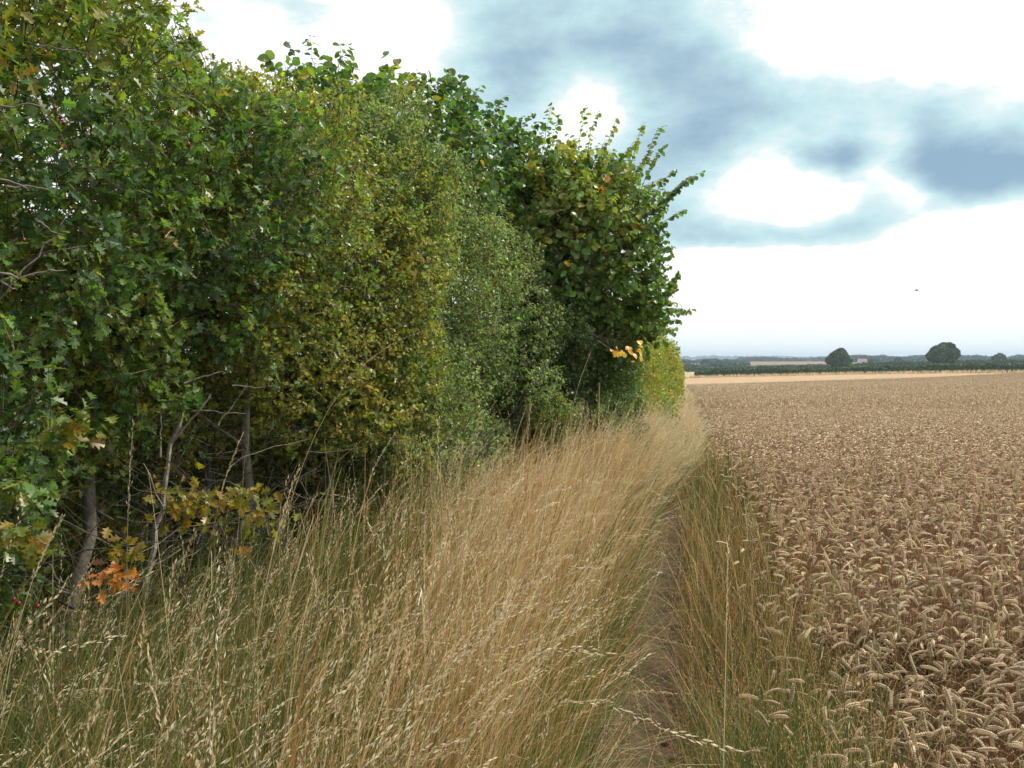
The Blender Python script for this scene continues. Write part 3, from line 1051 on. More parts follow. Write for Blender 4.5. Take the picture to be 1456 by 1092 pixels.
# bright green blades at the foot of the crop, nearest the camera
k = 5500
x = rng.normal(.38, .15, k)
y = rng.uniform(1.3, 3.6, k)
ribbons(gm, np.stack([x, y, hz(x, y)], 1), rng.normal(.42, .1, k), rng.uniform(-PI, PI, k), np.abs(rng.normal(.12, .1, k)), np.abs(rng.normal(.5, .5, k)), rng.uniform(.002, .0055, k), 6,
        vary(pick([(.06, .16, .04), (.09, .20, .05), (.05, .12, .03)], [1, 1, 1], k), .08, .2), vary(pick([(.10, .22, .06), (.16, .25, .08)], [1, 1], k), .08, .2), 1.5)
# straws bent over the path
x, y = scatter(650, lambda q: path_x(q) - .3, lambda q: path_x(q) + .25, 1.5, 9, 1.2)
n = len(x)
P = ribbons(gm, np.stack([x, y, hz(x, y)], 1), rng.uniform(.2, .75, n), rng.uniform(-PI, PI, n), np.abs(rng.normal(.5, .3, n)), rng.normal(.7, .5, n), rng.uniform(.0014, .003, n), 8,
            vary(pick(STRAW + GREEN, [1, 1, 1, 1, .5, .5, .5, .5], n)), vary(pick(STRAW + PALE, [1, 1, 1, 1, 1, 1, 1], n)), 1.4)
fl = rng.random(n) < .5
seed_heads(gm, P[fl], None, pick(PALE + STRAW, [2, 2, 2, 1, 1, 1, 1], fl.sum()), 12, np.full(fl.sum(), .012), .25, .006)
tag(gm.obj('grass', M_GRASS), 'shorter green and straw grass lining the path beside the crop', 'grass', kind='stuff')

# litter and clods on the path
cm = MB()
k = 2600
x, y = scatter(k, lambda q: path_x(q) - .36, lambda q: path_x(q) + .36, 1.2, 11, 1.3)
d = rng.uniform(-PI, PI, k)
ln = rng.uniform(.02, .11, k)
a = np.stack([x, y, hz(x, y) + .02 + rng.uniform(0, .015, k)], 1)
b = a + np.stack([np.cos(d) * ln, np.sin(d) * ln, rng.normal(0, .008, k)], 1)
tubes(cm, np.stack([a, (a + b) / 2 + rng.normal(0, .004, (k, 3)), b], 1), np.full((k, 3), .0011), vary(pick(STRAW + STRAWB, [1] * 7, k)), 3)
tag(cm.obj('straw_litter', M_GRASS), 'broken straws lying on the bare path', 'litter', kind='stuff')
cm = MB()
k = 2600
x, y = scatter(k, lambda q: path_x(q) - .3, lambda q: path_x(q) + .3, 1.2, 11, 1.2)
s = rng.gamma(2.0, .006, k) + .003
oc = unit(np.array([(1, 0, 0), (0, 1, 0), (-1, 0, 0), (0, -1, 0), (0, 0, 1), (0, 0, -1), (.6, .6, .5), (-.6, .6, .4), (-.6, -.6, .5), (.6, -.6, .45)], float))
oc_t = [(0, 6, 4), (6, 1, 4), (1, 7, 4), (7, 2, 4), (2, 8, 4), (8, 3, 4), (3, 9, 4), (9, 0, 4), (6, 0, 5), (1, 6, 5), (7, 1, 5), (2, 7, 5), (8, 2, 5), (3, 8, 5), (9, 3, 5), (0, 9, 5)]
cm.inst(oc, oc_t, None, np.stack([x, y, hz(x, y) + .014], 1), frames(rng.normal(0, 1, (k, 3)), rng.normal(0, 1, (k, 3))), np.stack([s, s * rng.uniform(.6, 1, k), s * rng.uniform(.5, .9, k)], 1),
        vary(pick([(.13, .085, .05), (.17, .115, .07), (.10, .065, .04), (.26, .2, .14)], [3, 3, 3, .6], k)))
tag(cm.obj('gravel', M_PLAIN), 'small clods and stones scattered on the bare path', 'clods', kind='stuff')

# leaf layer added at the back of the hedge to keep its inside dark
um = MB()
k = 5200
y = rng.uniform(.2, 9, k)
P = np.stack([hedge_x(y) - rng.uniform(.5, 1.3, k), y, rng.uniform(.05, 1.5, k)], 1)
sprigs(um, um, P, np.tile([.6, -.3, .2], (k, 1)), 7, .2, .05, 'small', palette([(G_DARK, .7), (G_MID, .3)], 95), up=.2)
k = 1700  # low undergrowth leaves at the hedge foot
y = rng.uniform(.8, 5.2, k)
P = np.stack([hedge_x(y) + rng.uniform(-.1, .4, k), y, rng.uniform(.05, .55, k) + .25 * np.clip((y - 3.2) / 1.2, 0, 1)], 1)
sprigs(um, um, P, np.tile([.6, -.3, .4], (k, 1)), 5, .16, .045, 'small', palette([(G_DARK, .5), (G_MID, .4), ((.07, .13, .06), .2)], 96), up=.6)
tag(um.obj('undergrowth', M_LEAF), 'leafy undergrowth at the hedge foot, with an added leaf layer behind keeping the hedge dark', 'undergrowth', kind='stuff')

# a few grass stems that stand out
TS = [(640, 575, 3.6, 'long pale arched seed head in front of the dark green hedge', .7, 1.4), (190, 640, 2.6, 'slender pale grass stem rising before the dark hedge foot', .0, .1),
      (840, 545, 6.3, 'long thin grass stem rising over the verge beside the hazel', .5, .3), (345, 690, 2.9, 'curved pale stem at the mouth of the twiggy hollow', .2, .4),
      (90, 845, 1.9, 'pale drooping seed head beside the orange leaves', .2, .5), (755, 600, 4.7, 'straight pale grass stem above the others at the hedge foot', .1, .1),
      (1035, 800, 2.2, 'upright thin straw stem between path and wheat', .05, .0), (425, 765, 2.0, 'pale grass head leaning in the left foreground', .3, .3)]
for (px, py, d, lab, lean, cur) in TS:
    tip = at(px, py, d)
    g0 = float(hz(tip[0], tip[1]))
    h = (tip[2] - g0) * (1.04 + .15 * abs(lean) + .25 * cur)
    az = PI * .06
    base = np.array([[0, 0, 0.]])
    mb = MB()
    P = ribbons(mb, base, np.array([h]), np.array([az]), np.array([lean * .25]), np.array([cur]), np.array([.0034]), 16, np.array([(.5, .38, .2)]), np.array([(.7, .58, .38)]), 3.5,
                twist=np.array([.2]))
    root = tag(empty('grass_stem', (tip[0] - P[0, -1, 0], tip[1] - P[0, -1, 1], g0)), lab, 'grass stem', 'grass stems that stand out from the verge')
    mb.obj('stalk', M_GRASS, root)
    mb = MB()
    seed_heads(mb, P, None, np.array([(.72, .60, .40)]), 34, np.array([.013]), .17, .003)
    mb.obj('seed_head', M_GRASS, root)

# ------------------------------------------------------------------ wheat
_r = np.array([0, .48, .44, .0])
_y = np.array([0, .28, .68, 1.0])


def lemon(sides):
    v, q, t = [], [], []
    v.append((0, 0, 0))
    for k in (1, 2):
        for j in range(sides):
            a = 2 * PI * j / sides
            v.append((_r[k] * math.cos(a), _y[k], _r[k] * math.sin(a)))
    v.append((0, 1, 0))
    e = len(v) - 1
    for j in range(sides):
        j2 = (j + 1) % sides
        t.append((0, 1 + j, 1 + j2))
        q.append((1 + j, 1 + sides + j, 1 + sides + j2, 1 + j2))
        t.append((1 + sides + j, e, 1 + sides + j2))
    return np.array(v, float), t, q


LEM6, LEM4 = lemon(6), lemon(4)


def wheat_line(h, bend, lean, ear=.09, neck=.075, ns=5, ne=8, rg=rng):
    """centre line in the xz plane: stem points then ear points"""
    s_stem = np.linspace(0, h - neck, ns)
    s_neck = h - neck + neck * np.linspace(.25, 1, 5)
    s_ear = h + ear * np.linspace(0, 1, ne + 1)[1:]
    s = np.concatenate([s_stem, s_neck, s_ear])
    tot = h + ear
    th = lean + bend * np.clip((s - (h - neck)) / (neck + ear), 0, 1) ** .75
    ds = np.diff(s)
    tm = (th[1:] + th[:-1]) / 2
    x = np.concatenate([[0], np.cumsum(np.sin(tm) * ds)])
    z = np.concatenate([[0], np.cumsum(np.cos(tm) * ds)])
    P = np.stack([x, np.zeros_like(x), z], 1)
    return P, ns + 4          # index of ear start


def wheat_parts(seed, lod, bend, h=.60, green=0.0):
    """dict of part -> MB for one wheat plant bending towards +x"""
    rg = np.random.default_rng(seed)
    ear_l = rg.uniform(.054, .070)
    P, i0 = wheat_line(h, bend, rg.normal(.04, .04), ear_l)
    # sideways sway
    P[:, 1] += rg.normal(0, .03) * (P[:, 2] / h) ** 2 + .01 * np.sin(np.linspace(0, 5, len(P)) + rg.uniform(0, 6))
    straw = np.array((.30, .165, .078)) * (1 - green) + np.array((.22, .25, .08)) * green
    earc = np.array((.63, .48, .30)) * (1 - green * .6) + np.array((.28, .28, .12)) * green * .6
    earc = earc * rg.uniform(.82, 1.15)
    out = {}
    st = MB()
    sp = P[:i0 + 2] if lod < 2 else P[max(0, i0 - 5):i0 + 2]
    if lod == 0:
        tubes(st, sp[None], np.linspace(.0017, .0011, len(sp))[None], straw, 4)
    else:
        tubes(st, sp[None], np.linspace(.0018, .0013, len(sp))[None], straw, 3)
    out['stem'] = st
    em = MB()
    E = P[i0:]
    k = {0: 20, 1: 14}.get(lod, 0)
    if k:
        t = np.linspace(0, .96, k) * (len(E) - 1)
        a = np.minimum(t.astype(int), len(E) - 2)
        f = (t - a)[:, None]
        pos = E[a] * (1 - f) + E[a + 1] * f
        d = unit(E[a + 1] - E[a])
        tw = rg.uniform(0, PI)
        nrm = np.cross(d, np.array([0, 1., 0]))
        side = nrm * math.cos(tw) + np.array([0, 1., 0]) * math.sin(tw)
        perp = np.cross(d, side)
        sg = np.where(np.arange(k) % 2 == 0, 1, -1)[:, None]
        size = np.interp(np.arange(k) / k, [0, .15, .7, 1], [.75, 1, 1, .7])
        L6 = LEM6 if lod == 0 else LEM4
        for o, sc in (((.62, .0), 1.0), ((.28, .9), .8), ((.28, -.9), .8)) if lod == 0 else (((.6, 0), 1.25),):
            ax = unit(d + side * sg * o[0] * 1.1 + perp * o[1] * .28)
            ln = .0150 * sc * size * ear_l / .082
            p0 = pos + side * sg * .0016 + perp * o[1] * .0022
            col = np.clip(earc * np.exp(rg.normal(0, .10, (k, 1))), 0, .9)
            cc = np.repeat(col[:, None], len(L6[0]), 1)
            cc[:, 0] *= .45                    # husk bases darker, tips lighter
            cc[:, -1] *= 1.3
            wd = .0095 * sc * size * (1.0 if lod == 0 else 1.15)
            em.inst(L6[0], L6[1], L6[2], p0, frames(ax, side * sg), np.stack([wd * .62, ln, wd * .55], 1), cc)
        tubes(em, E[None], np.linspace(.0018, .0010, len(E))[None], earc * .7, 4)
        # awn tips at the end
        a0 = E[-1]
        e = a0 + unit(E[-1] - E[-2]) * .012 + rg.normal(0, .003, (3, 3))
        tubes(em, np.stack([np.tile(a0, (3, 1)), e], 1), np.tile([.0009, .0003], (3, 1)), earc, 3)
    else:
        w = {2: .0062, 3: .007}[lod]
        m = 5 if lod == 2 else 3
        idx = np.linspace(0, len(E) - 1, m).astype(int)
        rad = np.array([.6, 1.0, 1.0, .9, .3]) if m == 5 else np.array([.8, 1.1, .35])
        cc = earc[None] * np.tile([.85, 1.15], m)[:m, None]
        tubes(em, E[idx][None], (w * rad)[None], cc[None], 4 if lod == 2 else 3)
    out['ear'] = em
    if lod < 2:
        for _ in range(2 if lod == 0 else 1):
            lm = MB()
            zb = rg.uniform(.3, .6) * h
            j = np.interp(zb, P[:, 2][:6], np.arange(6))
            b = P[int(j)] * (1 - j % 1) + P[int(j) + 1] * (j % 1)
            c = np.array((.44, .33, .19)) if rg.random() > .2 + green else np.array((.14, .19, .06))
            ribbons(lm, b[None], np.array([rg.uniform(.12, .24)]), np.array([rg.uniform(-PI, PI)]), np.array([rg.uniform(.3, .8)]), np.array([rg.uniform(1.0, 2.4)]), np.array([rg.uniform(.004, .008)]), 7,
                    c[None], c[None] * 1.15, 1.0, twist=np.array([rg.uniform(0, PI)]))
            out.setdefault('leaf', []).append(lm)
    return out


def flat(parts):
    V, C, T, Q, n = [], [], [], [], 0
    for k, m in parts.items():
        for mb in (m if isinstance(m, list) else [m]):
            V += mb.v
            C += mb.c
            T += [t + n for t in mb.t]
            Q += [q + n for q in mb.q]
            n += mb.n
    return np.concatenate(V).astype(float), np.concatenate(C).astype(float), (np.concatenate(T) if T else None), (np.concatenate(Q) if Q else None)


NV = 16
BENDS = [.3, 1.8, 2.2, 2.5, 2.8, 1.5, 2.0, 2.4, .7, 2.65, 1.75, 2.3, .15, 2.35, 2.1, 2.6]
WP0 = [wheat_parts(300 + i, 0, BENDS[i], green=.5 if i in (8, 12) else 0.) for i in range(NV)]


def inst_rot(n, mode=2.95, sd=.95):
    az = rng.normal(mode, sd, n)
    flip = rng.random(n) < .16
    az[flip] += PI
    c, s = np.cos(az), np.sin(az)
    R_ = np.zeros((n, 3, 3))
    R_[:, 0, 0], R_[:, 0, 1], R_[:, 1, 0], R_[:, 1, 1], R_[:, 2, 2] = c, -s, s, c, 1
    # a small lean
    tx, ty = rng.normal(0, .05, n), rng.normal(0, .05, n)
    S = np.tile(np.eye(3), (n, 1, 1))
    S[:, 0, 2], S[:, 1, 2] = tx, ty
    return S @ R_, az


def put(mb, protos, x, y, scl, tint=None):
    n = len(x)
    Rm, az = inst_rot(n)
    which = rng.integers(0, len(protos), n)
    base = np.stack([x, y, hz(x, y)], 1)
    for k, pr in enumerate(protos):
        m = which == k
        c = np.clip(pr[1][None] * np.exp(rng.normal(0, .15, (m.sum(), 1, 1))) * (1 + rng.normal(0, .04, (m.sum(), 1, 3))), 0, .9)
        mb.inst(pr[0], pr[2], pr[3], base[m], Rm[m], scl[m], c)


# density about 330 ears per square metre near, falling with distance
NEAR_Y = 5.2
K = .60     # right frame edge lies near x = .40 * y ; go well beyond it for other viewpoints
area = lambda a, b: (K * (b * b - a * a) / 2 + .05 * (b - a))


def uniform_pts(a, b, dens, edge=None, k=None):
    k = K if k is None else k
    n = int((k * b + .35) * (b - a) * dens)
    x = rng.uniform(0, k * b + .35, n)
    y = rng.uniform(a, b, n)
    xa = np.interp(y, [1.4, 3, 6, 14], [.10, .32, .48, .48]) + .05 * np.sin(y * 1.9) + .04 * np.sin(y * 5.1 + 1)
    ok = (x > xa) & (x < k * y + .35)
    return x[ok], y[ok]


x, y = uniform_pts(1.3, NEAR_Y, 320)
# the crop thins out right at the edge
ok = rng.random(len(x)) < np.clip((x - np.interp(y, [1.4, 3, 6], [.20, .42, .54])) / .35, .3, 1)
x, y = x[ok], y[ok]
lat = x * RT[0] + y * RT[1]
dep = -x * math.sin(YAW) + y * math.cos(YAW)
px = 728 + FPX * lat / dep
py = 513 + FPX * (1.55 - .32) / dep
vis = (px < 1475) & (py < 1130) & (px > 800)
order = np.argsort(np.where(vis, dep, 99))
ind = order[:300]
rest = np.setdiff1d(np.arange(len(x)), ind)
wm = MB()
put(wm, [flat(p) for p in WP0], x[rest], y[rest], rng.normal(1, .055, len(rest)))
WP1 = [flat(wheat_parts(400 + i, 1, BENDS[i])) for i in range(NV)]
x1, y1 = uniform_pts(NEAR_Y, 11, 300, k=.53)
ok = rng.random(len(x1)) < np.clip((x1 - .46) / .3, .3, 1)
x1, y1 = x1[ok], y1[ok]
put(wm, WP1, x1, y1, rng.normal(1, .05, len(x1)))
WP2 = [flat(wheat_parts(500 + i, 2, BENDS[i])) for i in range(NV)]
x2, y2 = uniform_pts(11, 27, 260, k=.5)
put(wm, WP2, x2, y2, rng.normal(1, .05, len(x2)))
WP3 = [flat(wheat_parts(600 + i, 3, BENDS[i])) for i in range(NV)]
x3, y3 = uniform_pts(27, 60, 110, k=.48)
s3 = rng.normal(1, .05, len(x3))


def put_far(mb, protos, x, y, s, fat):
    """ears only count here: fatten them about the height of the crop"""
    n = len(x)
    Rm, az = inst_rot(n)
    which = rng.integers(0, len(protos), n)
    for k, pr in enumerate(protos):
        m = which == k
        v = pr[0].copy()
        v[:, 2] = .61 + (v[:, 2] - .61) * fat
        v[:, 0] *= fat
        v[:, 1] *= fat
        c = np.clip(pr[1][None] * np.exp(rng.normal(0, .2, (m.sum(), 1, 1))), 0, .9)
        base = np.stack([x[m], y[m], hz(x[m], y[m])], 1)
        mb.inst(v, pr[2], pr[3], base, Rm[m], s[m], c)


put_far(wm, WP3, x3, y3, s3, 1.35)
x4, y4 = uniform_pts(60, 230, 13, k=.5)
ok = y4 < 153 + .82 * x4 - 1
x4, y4 = x4[ok], y4[ok]
put_far(wm, WP3, x4, y4, rng.normal(1, .04, len(x4)), 2.5)
tag(wm.obj('wheat', M_WHEAT), 'field of ripe brown wheat with bowed ears reaching to the far hedge', 'crop', kind='stuff')

# the closed top of the standing crop, a hand below the ears
cx = np.concatenate([np.linspace(.66, 6, 60), np.geomspace(6.2, 120, 60)])
cy = np.concatenate([np.arange(5.0, 30, .25), np.geomspace(30.3, 153, 60)])
cs = sheet('wheat_canopy', cx, cy, M_CANOPY, .47, lambda x_, y_: -.17 * np.clip((10 - y_) / 5, 0, 1) + .05 * noise2(x_, y_, 2.2, 33) - .12 * (x_ < .72))
_co = np.empty(len(cs.data.vertices) * 3)
cs.data.vertices.foreach_get('co', _co)
_co = _co.reshape(-1, 3)
_k = np.clip((_co[:, 1] - 30) / 123, 0, 1)          # the far edge of the crop runs obliquely
_dz = _co[:, 2] - hz(_co[:, 0], _co[:, 1])
_co[:, 1] += _k * .82 * np.clip(_co[:, 0], 0, 110)
_co[:, 2] = hz(_co[:, 0], _co[:, 1]) + _dz
cs.data.vertices.foreach_set('co', _co.ravel())
tag(cs, 'brown mass of straw below the wheat ears', 'crop', kind='stuff')

# the 300 stalks nearest the camera, each its own thing
protos = []
for i, pr in enumerate(WP0):
    me = {'stem': pr['stem'].mesh('stem', M_WHEAT, True), 'ear': pr['ear'].mesh('ear', M_WHEAT, True), 'leaf': [m.mesh('leaf', M_WHEAT) for m in pr.get('leaf', [])]}
    protos.append(me)
Rm, az = inst_rot(len(ind))
GRP = 'ripe wheat stalks nearest the camera at the edge of the crop'
for k, i in enumerate(ind):
    b = int(rng.integers(0, NV))
    if px[i] < 1080:
        zone = 'in the green grass beside the path'
    elif px[i] < 1230:
        zone = 'at the front between grass and corner'
    else:
        zone = 'in the lower right corner'
    shape = 'upright ear' if BENDS[b] < .9 else ('arched ear' if BENDS[b] < 1.8 else 'ear bowed down')
    col = 'greenish wheat stalk' if b in (8, 12) else 'ripe wheat stalk'
    o = tag(empty('wheat_stalk', (x[i], y[i], float(hz(x[i], y[i])))), '%s with %s %s' % (col, shape, zone), 'wheat stalk', GRP)
    o.rotation_euler = (rng.normal(0, .05), rng.normal(0, .05), az[k])
    s = float(rng.normal(1, .055)) * (1 if px[i] > 1100 else rng.uniform(.68, 1.0))
    o.scale = (s, s, s)
    for nm in ('stem', 'ear'):
        c = bpy.data.objects.new(nm, protos[b][nm])
        c.parent = o
        COL.objects.link(c)
    for lm_ in protos[b]['leaf']:
        c = bpy.data.objects.new('leaf', lm_)
        c.parent = o
        COL.objects.link(c)

# ------------------------------------------------------------------ far hedges, trees and woods
CL_V = np.array([(-.5, -.5, 0), (.5, -.4, .12), (.45, .5, 0), (-.4, .5, .14), (0, 0, .28)])
CL_T = [(0, 1, 4), (1, 2, 4), (2, 3, 4), (3, 0, 4)]


def far_hedge(name, label, pts, height, width, n, size, pal, group=None):
    """a hedge along ground points (x, y)"""
    pts = np.array(pts, float)
    seg = np.linalg.norm(np.diff(pts, axis=0), axis=1)
    cum = np.concatenate([[0], np.cumsum(seg)])
    base = np.array([pts[0, 0], pts[0, 1], float(hz(*pts[0]))])
    root = tag(empty(name, base), label, 'hedge', group)
    s = rng.uniform(0, cum[-1], n)
    X = np.interp(s, cum, pts[:, 0])
    Y = np.interp(s, cum, pts[:, 1])
    i = np.clip(np.searchsorted(cum, s) - 1, 0, len(seg) - 1)
    dr = unit(pts[i + 1] - pts[i])
    nr = np.stack([-dr[:, 1], dr[:, 0]], 1)
    hh = height * (1 + .13 * noise2(s, s * 0, .06, 44) + .10 * noise2(s, s * 0, .35, 45))
    a = rng.uniform(0, PI, n)
    rr = np.sqrt(rng.uniform(.55, 1, n))
    off = np.cos(a) * rr * width / 2
    z = np.abs(np.sin(a)) ** .6 * rr * hh
    low = rng.random(n) < .45
    z[low] = rng.uniform(.1, .9, low.sum()) * hh[low]
    off[low] = np.sign(off[low]) * width / 2 * rng.uniform(.7, 1, low.sum())
    P = np.stack([X + nr[:, 0] * off, Y + nr[:, 1] * off, hz(X, Y) + z], 1)
    mb = MB()
    out = unit(np.stack([nr[:, 0] * off, nr[:, 1] * off, z * .5], 1))
    nm = unit(out + rng.normal(0, .5, (n, 3)))
    c = vary(pick([p[0] for p in pal], [p[1] for p in pal], n), .08, .28)
    mb.inst(CL_V, CL_T, None, P, frames(rng.normal(0, 1, (n, 3)), nm), size * rng.uniform(.5, 1.4, n), c)
    mb.obj('foliage', M_FARLEAF, root, False, base)
    # added dark box inside the hedge, blocks gaps in the foliage
    m = max(20, int(cum[-1] / 2))
    ss = np.linspace(0, cum[-1], m)
    PX, PY = np.interp(ss, cum, pts[:, 0]), np.interp(ss, cum, pts[:, 1])
    ii = np.clip(np.searchsorted(cum, ss) - 1, 0, len(seg) - 1)
    dd = unit(pts[ii + 1] - pts[ii])
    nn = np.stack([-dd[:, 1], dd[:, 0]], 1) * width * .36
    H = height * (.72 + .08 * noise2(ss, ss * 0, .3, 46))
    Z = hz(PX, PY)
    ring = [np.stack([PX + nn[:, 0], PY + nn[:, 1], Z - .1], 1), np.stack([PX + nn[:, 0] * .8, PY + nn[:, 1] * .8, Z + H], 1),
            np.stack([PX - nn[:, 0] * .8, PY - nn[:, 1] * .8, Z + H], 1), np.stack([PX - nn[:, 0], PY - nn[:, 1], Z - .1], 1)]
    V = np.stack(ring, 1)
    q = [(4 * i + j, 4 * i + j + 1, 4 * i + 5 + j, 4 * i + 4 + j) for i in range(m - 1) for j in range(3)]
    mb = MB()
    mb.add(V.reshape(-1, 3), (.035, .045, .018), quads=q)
    mb.obj('dark_inner_box', M_FARLEAF, root, True, base)
    return root


def gp(px, d):
    w = at(px, 520, d)
    return (w[0], w[1])


FH = [((.045, .075, .025), 3), ((.06, .10, .03), 3), ((.09, .12, .04), 1.5), ((.13, .13, .05), .5)]
far_hedge('hedge', 'long clipped dark green hedge along the far side of the wheat field', [gp(988, 250), (gp(1200, 240)), gp(1456, 204), gp(1640, 190)], 2.5, 1.9, 20000, .45, FH, 'field boundary hedges')
far_hedge('hedge', 'lower thin hedge line behind the pale stubble, left of the farther oak', [gp(930, 420), gp(1080, 425), gp(1225, 430)], 2.2, 2.2, 6000, .8, FH, 'field boundary hedges')
far_hedge('hedge', 'hedge line behind the oaks on the right of the far field', [gp(1226, 470), gp(1400, 450), gp(1600, 440)], 2.6, 2.2, 6000, .8, FH, 'field boundary hedges')

# bleached tall grass along the foot of the far hedge
mb = MB()
k = 5000
t = rng.random(k)
pts = np.array([gp(980, 248), gp(1200, 238), gp(1456, 202), gp(1640, 188)])
X = np.interp(t * 3, range(4), pts[:, 0])
Y = np.interp(t * 3, range(4), pts[:, 1]) - rng.uniform(0, 2.2, k)
ribbons(mb, np.stack([X, Y, hz(X, Y)], 1), rng.uniform(.3, 1.1, k), rng.uniform(-PI, PI, k), rng.uniform(0, .3, k), rng.uniform(0, .6, k), np.full(k, .16), 2,
        vary(pick(PALE, [1, 1, 1], k)), vary(pick(PALE, [1, 1, 1], k)))
tag(mb.obj('grass', M_GRASS), 'bleached grass along the foot of the far hedge', 'grass', kind='stuff')


def far_tree(name, label, px, d, hpx, wpx, pal, n=6000, group=None, sink=0.0, size=.55, limbs=7):
    x, y = gp(px, d)
    z = float(hz(x, y))
    H = hpx / FPX * d
    W = wpx / FPX * d / 2
    base = np.array([x, y, z])
    root = tag(empty(name, base), label, 'tree', group)
    lumps = [(x, y, z + H * .52, W * .80, W * .80, H * .40), (x + W * .1, y, z + H * .70, W * .5, W * .5, H * .30)]
    for i in range(9):
        a = rng.uniform(0, 2 * PI)
        r = W * rng.uniform(.45, .68)
        lumps.append((x + r * math.cos(a), y + r * math.sin(a), z + H * rng.uniform(.30, .55), W * rng.uniform(.28, .42), W * rng.uniform(.28, .42), H * rng.uniform(.14, .24)))
    P, G = crown_points(lumps, n, H * .06, H * .05, 5 / H, 120, inner=.12)
    mb = MB()
    nm = unit(G + rng.normal(0, .5, (len(P), 3)))
    mb.inst(CL_V, CL_T, None, P, frames(rng.normal(0, 1, (len(P), 3)), nm), size * rng.uniform(.5, 1.4, len(P)), vary(pick([p[0] for p in pal], [p[1] for p in pal], len(P)), .08, .3))
    mb.obj('crown', M_FARLEAF, root, False, base)
    tb = MB()
    tr = limb(base - (0, 0, .2), (x, y, z + H * .5), 8, .02)
    r0 = H * .04
    tubes(tb, tr[None], np.linspace(r0, r0 * .5, 8)[None], (.12, .10, .08), 8)
    for i in range(limbs):
        l = lumps[1 + i % 9]
        b = tr[int(rng.integers(3, 7))]
        tubes(tb, limb(b, l[:3], 7, .06)[None], np.linspace(r0 * .4, r0 * .12, 7)[None], (.12, .10, .08), 5)
    tb.obj('trunk', M_BARK, root, True, base)
    return root


OAK = [((.035, .06, .022), 3), ((.05, .08, .028), 3), ((.075, .10, .035), 1)]
GT = 'lone trees beyond the far hedge'
far_tree('oak_tree', 'broad rounded oak beyond the far hedge, the wider one at the right', 1342, 330, 36, 50, OAK, 9000, GT, size=.62)
far_tree('oak_tree', 'smaller round oak beyond the far hedge, the one nearer the tall hedge', 1192, 340, 31, 38, OAK, 8000, GT, size=.55)
far_tree('field_tree', 'small bushy tree low behind the far hedge at the right end', 1421, 460, 15, 20, OAK, 1500, GT, size=.9, limbs=3)
far_tree('field_tree', 'small hazy tree between the two oaks', 1277, 640, 10, 12, OAK, 900, GT, size=1.2, limbs=3)
far_tree('field_tree', 'low hazy tree just right of the smaller oak', 1236, 620, 9, 16, OAK, 900, GT, size=1.2, limbs=3)
far_tree('field_tree', 'low tree on the brown field beside the end of the tall hedge', 1004, 640, 10, 14, OAK, 900, GT, size=1.2, limbs=3)
far_tree('field_tree', 'low rounded copse tree on the slope of the brown field', 1022, 620, 8, 16, OAK, 900, GT, size=1.2, limbs=3)
far_tree('skyline_tree', 'tiny lone tree breaking the skyline above the brown field', 1082, 1500, 7, 9, OAK, 500, GT, size=2.0, limbs=3)
far_tree('skyline_tree', 'tiny round tree on the skyline left of the smaller oak', 1120, 1500, 6, 8, OAK, 500, GT, size=2.0, limbs=3)


def wood(label, pts, hpx, n, pal):
    """distant woodland: pts = (px, metres ahead)"""
    g = np.array([gp(*p) for p in pts])
    dd = np.array([p[1] for p in pts], float)
    t = rng.random(n) * (len(pts) - 1)
    X = np.interp(t, range(len(pts)), g[:, 0])
    Y = np.interp(t, range(len(pts)), g[:, 1])
    D = np.interp(t, range(len(pts)), dd)
    depth = rng.uniform(0, 1, n) * D * .04
    X, Y = X + depth * .2, Y + depth
    H = hpx / FPX * D * (.75 + .35 * noise2(X, Y, 60 / D.mean(), 55) + .18 * noise2(X, Y, 220 / D.mean(), 56))
    z = H * (1 - rng.random(n) ** 2.0)
    P = np.stack([X, Y, hz(X, Y) + z], 1)
    nm = unit(rng.normal(0, .5, (n, 3)) + np.array([0, -.5, .7]))
    s = D / FPX * 2.2 * rng.uniform(.6, 1.6, n)
    mb = MB()
    mb.inst(CL_V, CL_T, None, P, frames(rng.normal(0, 1, (n, 3)), nm), s, vary(pick([p[0] for p in pal], [p[1] for p in pal], n), .06, .2))
    return tag(mb.obj('woodland', M_FARLEAF), label, 'woodland', kind='stuff')


WD = [((.035, .06, .03), 3), ((.05, .075, .035), 2)]
wood('dark wood along the crest above the brown field', [(1045, 1290), (1100, 1300), (1180, 1330)], 5.5, 5000, WD)
wood('hazy blue woodland between the oaks', [(1205, 1000), (1260, 1050), (1325, 1100)], 9, 7000, WD)
wood('hazy blue woodland right of the wide oak', [(1330, 1150), (1400, 1050), (1480, 980), (1560, 950)], 9, 8000, WD)
wood('low scrub at the foot of the brown field', [(960, 560), (1000, 590), (1060, 620)], 5, 2500, WD)
wood('scattered trees at the end of the brown field', [(950, 900), (1000, 950), (1060, 980)], 5, 2500, WD)
wood('thin pale tree line on the far horizon', [(850, 3600), (1200, 3900), (1456, 3700), (1700, 3600)], 6, 12000, WD)


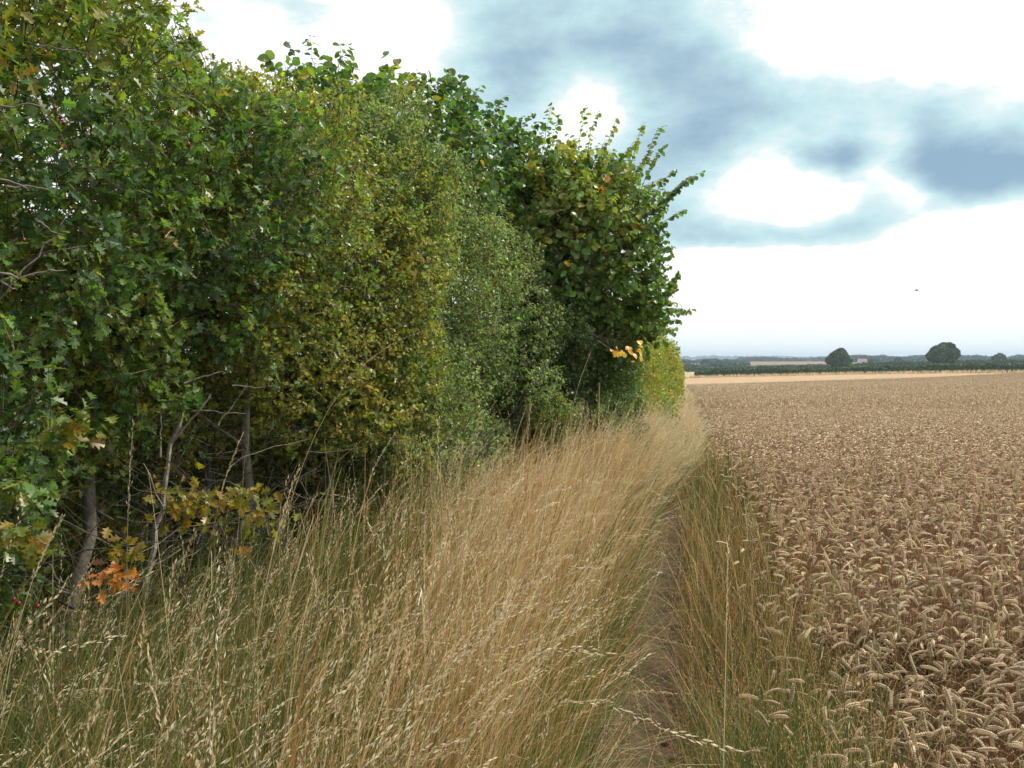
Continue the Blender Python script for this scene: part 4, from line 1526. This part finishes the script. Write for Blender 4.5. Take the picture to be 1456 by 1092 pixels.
# small white farm building
def house(px, d, w, h, l):
    x, y = gp(px, d)
    z = float(hz(x, y))
    root = tag(empty('farm_building', (x, y, z)), 'tiny white farm building at the foot of the smaller oak', 'building')
    mb = MB()
    v = np.array([(-w, -l, -.3), (w, -l, -.3), (w, l, -.3), (-w, l, -.3), (-w, -l, h), (w, -l, h), (w, l, h), (-w, l, h), (-w, 0, h * 1.6), (w, 0, h * 1.6)], float)
    mb.add(v, (.75, .74, .70), tris=[(0 + 4, 8, 7), (5, 6, 9)], quads=[(0, 1, 5, 4), (1, 2, 6, 5), (2, 3, 7, 6), (3, 0, 4, 7)])
    mb.obj('wall', M_PLAIN, root)
    mb = MB()
    e = .25
    r = np.array([(-w - e, -l - e, h - .1), (w + e, -l - e, h - .1), (w + e, 0, h * 1.6 + .12), (-w - e, 0, h * 1.6 + .12), (-w - e, l + e, h - .1), (w + e, l + e, h - .1)])
    mb.add(r, (.28, .22, .2), quads=[(0, 1, 2, 3), (3, 2, 5, 4)])
    mb.obj('roof', M_PLAIN, root)
    mb = MB()
    mb.add([(-.8, -l - .03, 0), (.8, -l - .03, 0), (.8, -l - .03, 2.1), (-.8, -l - .03, 2.1)], (.1, .1, .09), quads=[(0, 1, 2, 3)])
    mb.obj('door', M_PLAIN, root)


house(1226, 560, 2.6, 2.6, 2.2)

# a bird over the field
bp = at(1303, 413, 70)
root = tag(empty('bird', bp), 'small dark bird flying high over the wheat field', 'bird')
mb = MB()
tb = np.array([[(-.16, 0, 0), (-.10, 0, .01), (0, 0, .02), (.10, 0, .015), (.15, 0, .02), (.18, 0, .01)]])
tubes(mb, tb, np.array([[.012, .035, .05, .035, .028, .004]]), (.02, .02, .022), 8)
wv = np.array([(-.06, .03, .03), (.07, .03, .03), (.05, .18, .09), (-.03, .20, .09), (-.03, .38, .05)], float)
wv2 = wv * (1, -1, 1)
for w_ in (wv, wv2):
    mb.add(np.concatenate([w_, w_ - (0, 0, .008)]), (.02, .02, .022), tris=[(2, 3, 4), (9, 8, 7)], quads=[(0, 1, 2, 3), (8, 7, 6, 5)])
b = mb.obj('body', M_PLAIN, root, True)

# ------------------------------------------------------------------ air
HAZE = 2.6e-4
if HAZE:
    m, t, out, L = base_mat('haze')
    pv = N(t, 'ShaderNodeVolumePrincipled')
    pv.inputs['Color'].default_value = (.66, .84, 1.0, 1)
    pv.inputs['Density'].default_value = HAZE
    pv.inputs['Anisotropy'].default_value = .2
    L(pv.outputs[0], out.inputs['Volume'])
    mb = MB()
    x0, x1, y0, y1, z0, z1 = -5100, 5100, -70, 7100, -9, 60
    v = [(x0, y0, z0), (x1, y0, z0), (x1, y1, z0), (x0, y1, z0), (x0, y0, z1), (x1, y0, z1), (x1, y1, z1), (x0, y1, z1)]
    mb.add(v, (1, 1, 1), quads=[(0, 3, 2, 1), (4, 5, 6, 7), (0, 1, 5, 4), (1, 2, 6, 5), (2, 3, 7, 6), (3, 0, 4, 7)])
    tag(mb.obj('haze', m), 'thin blue summer haze over the far country', 'haze', kind='stuff')
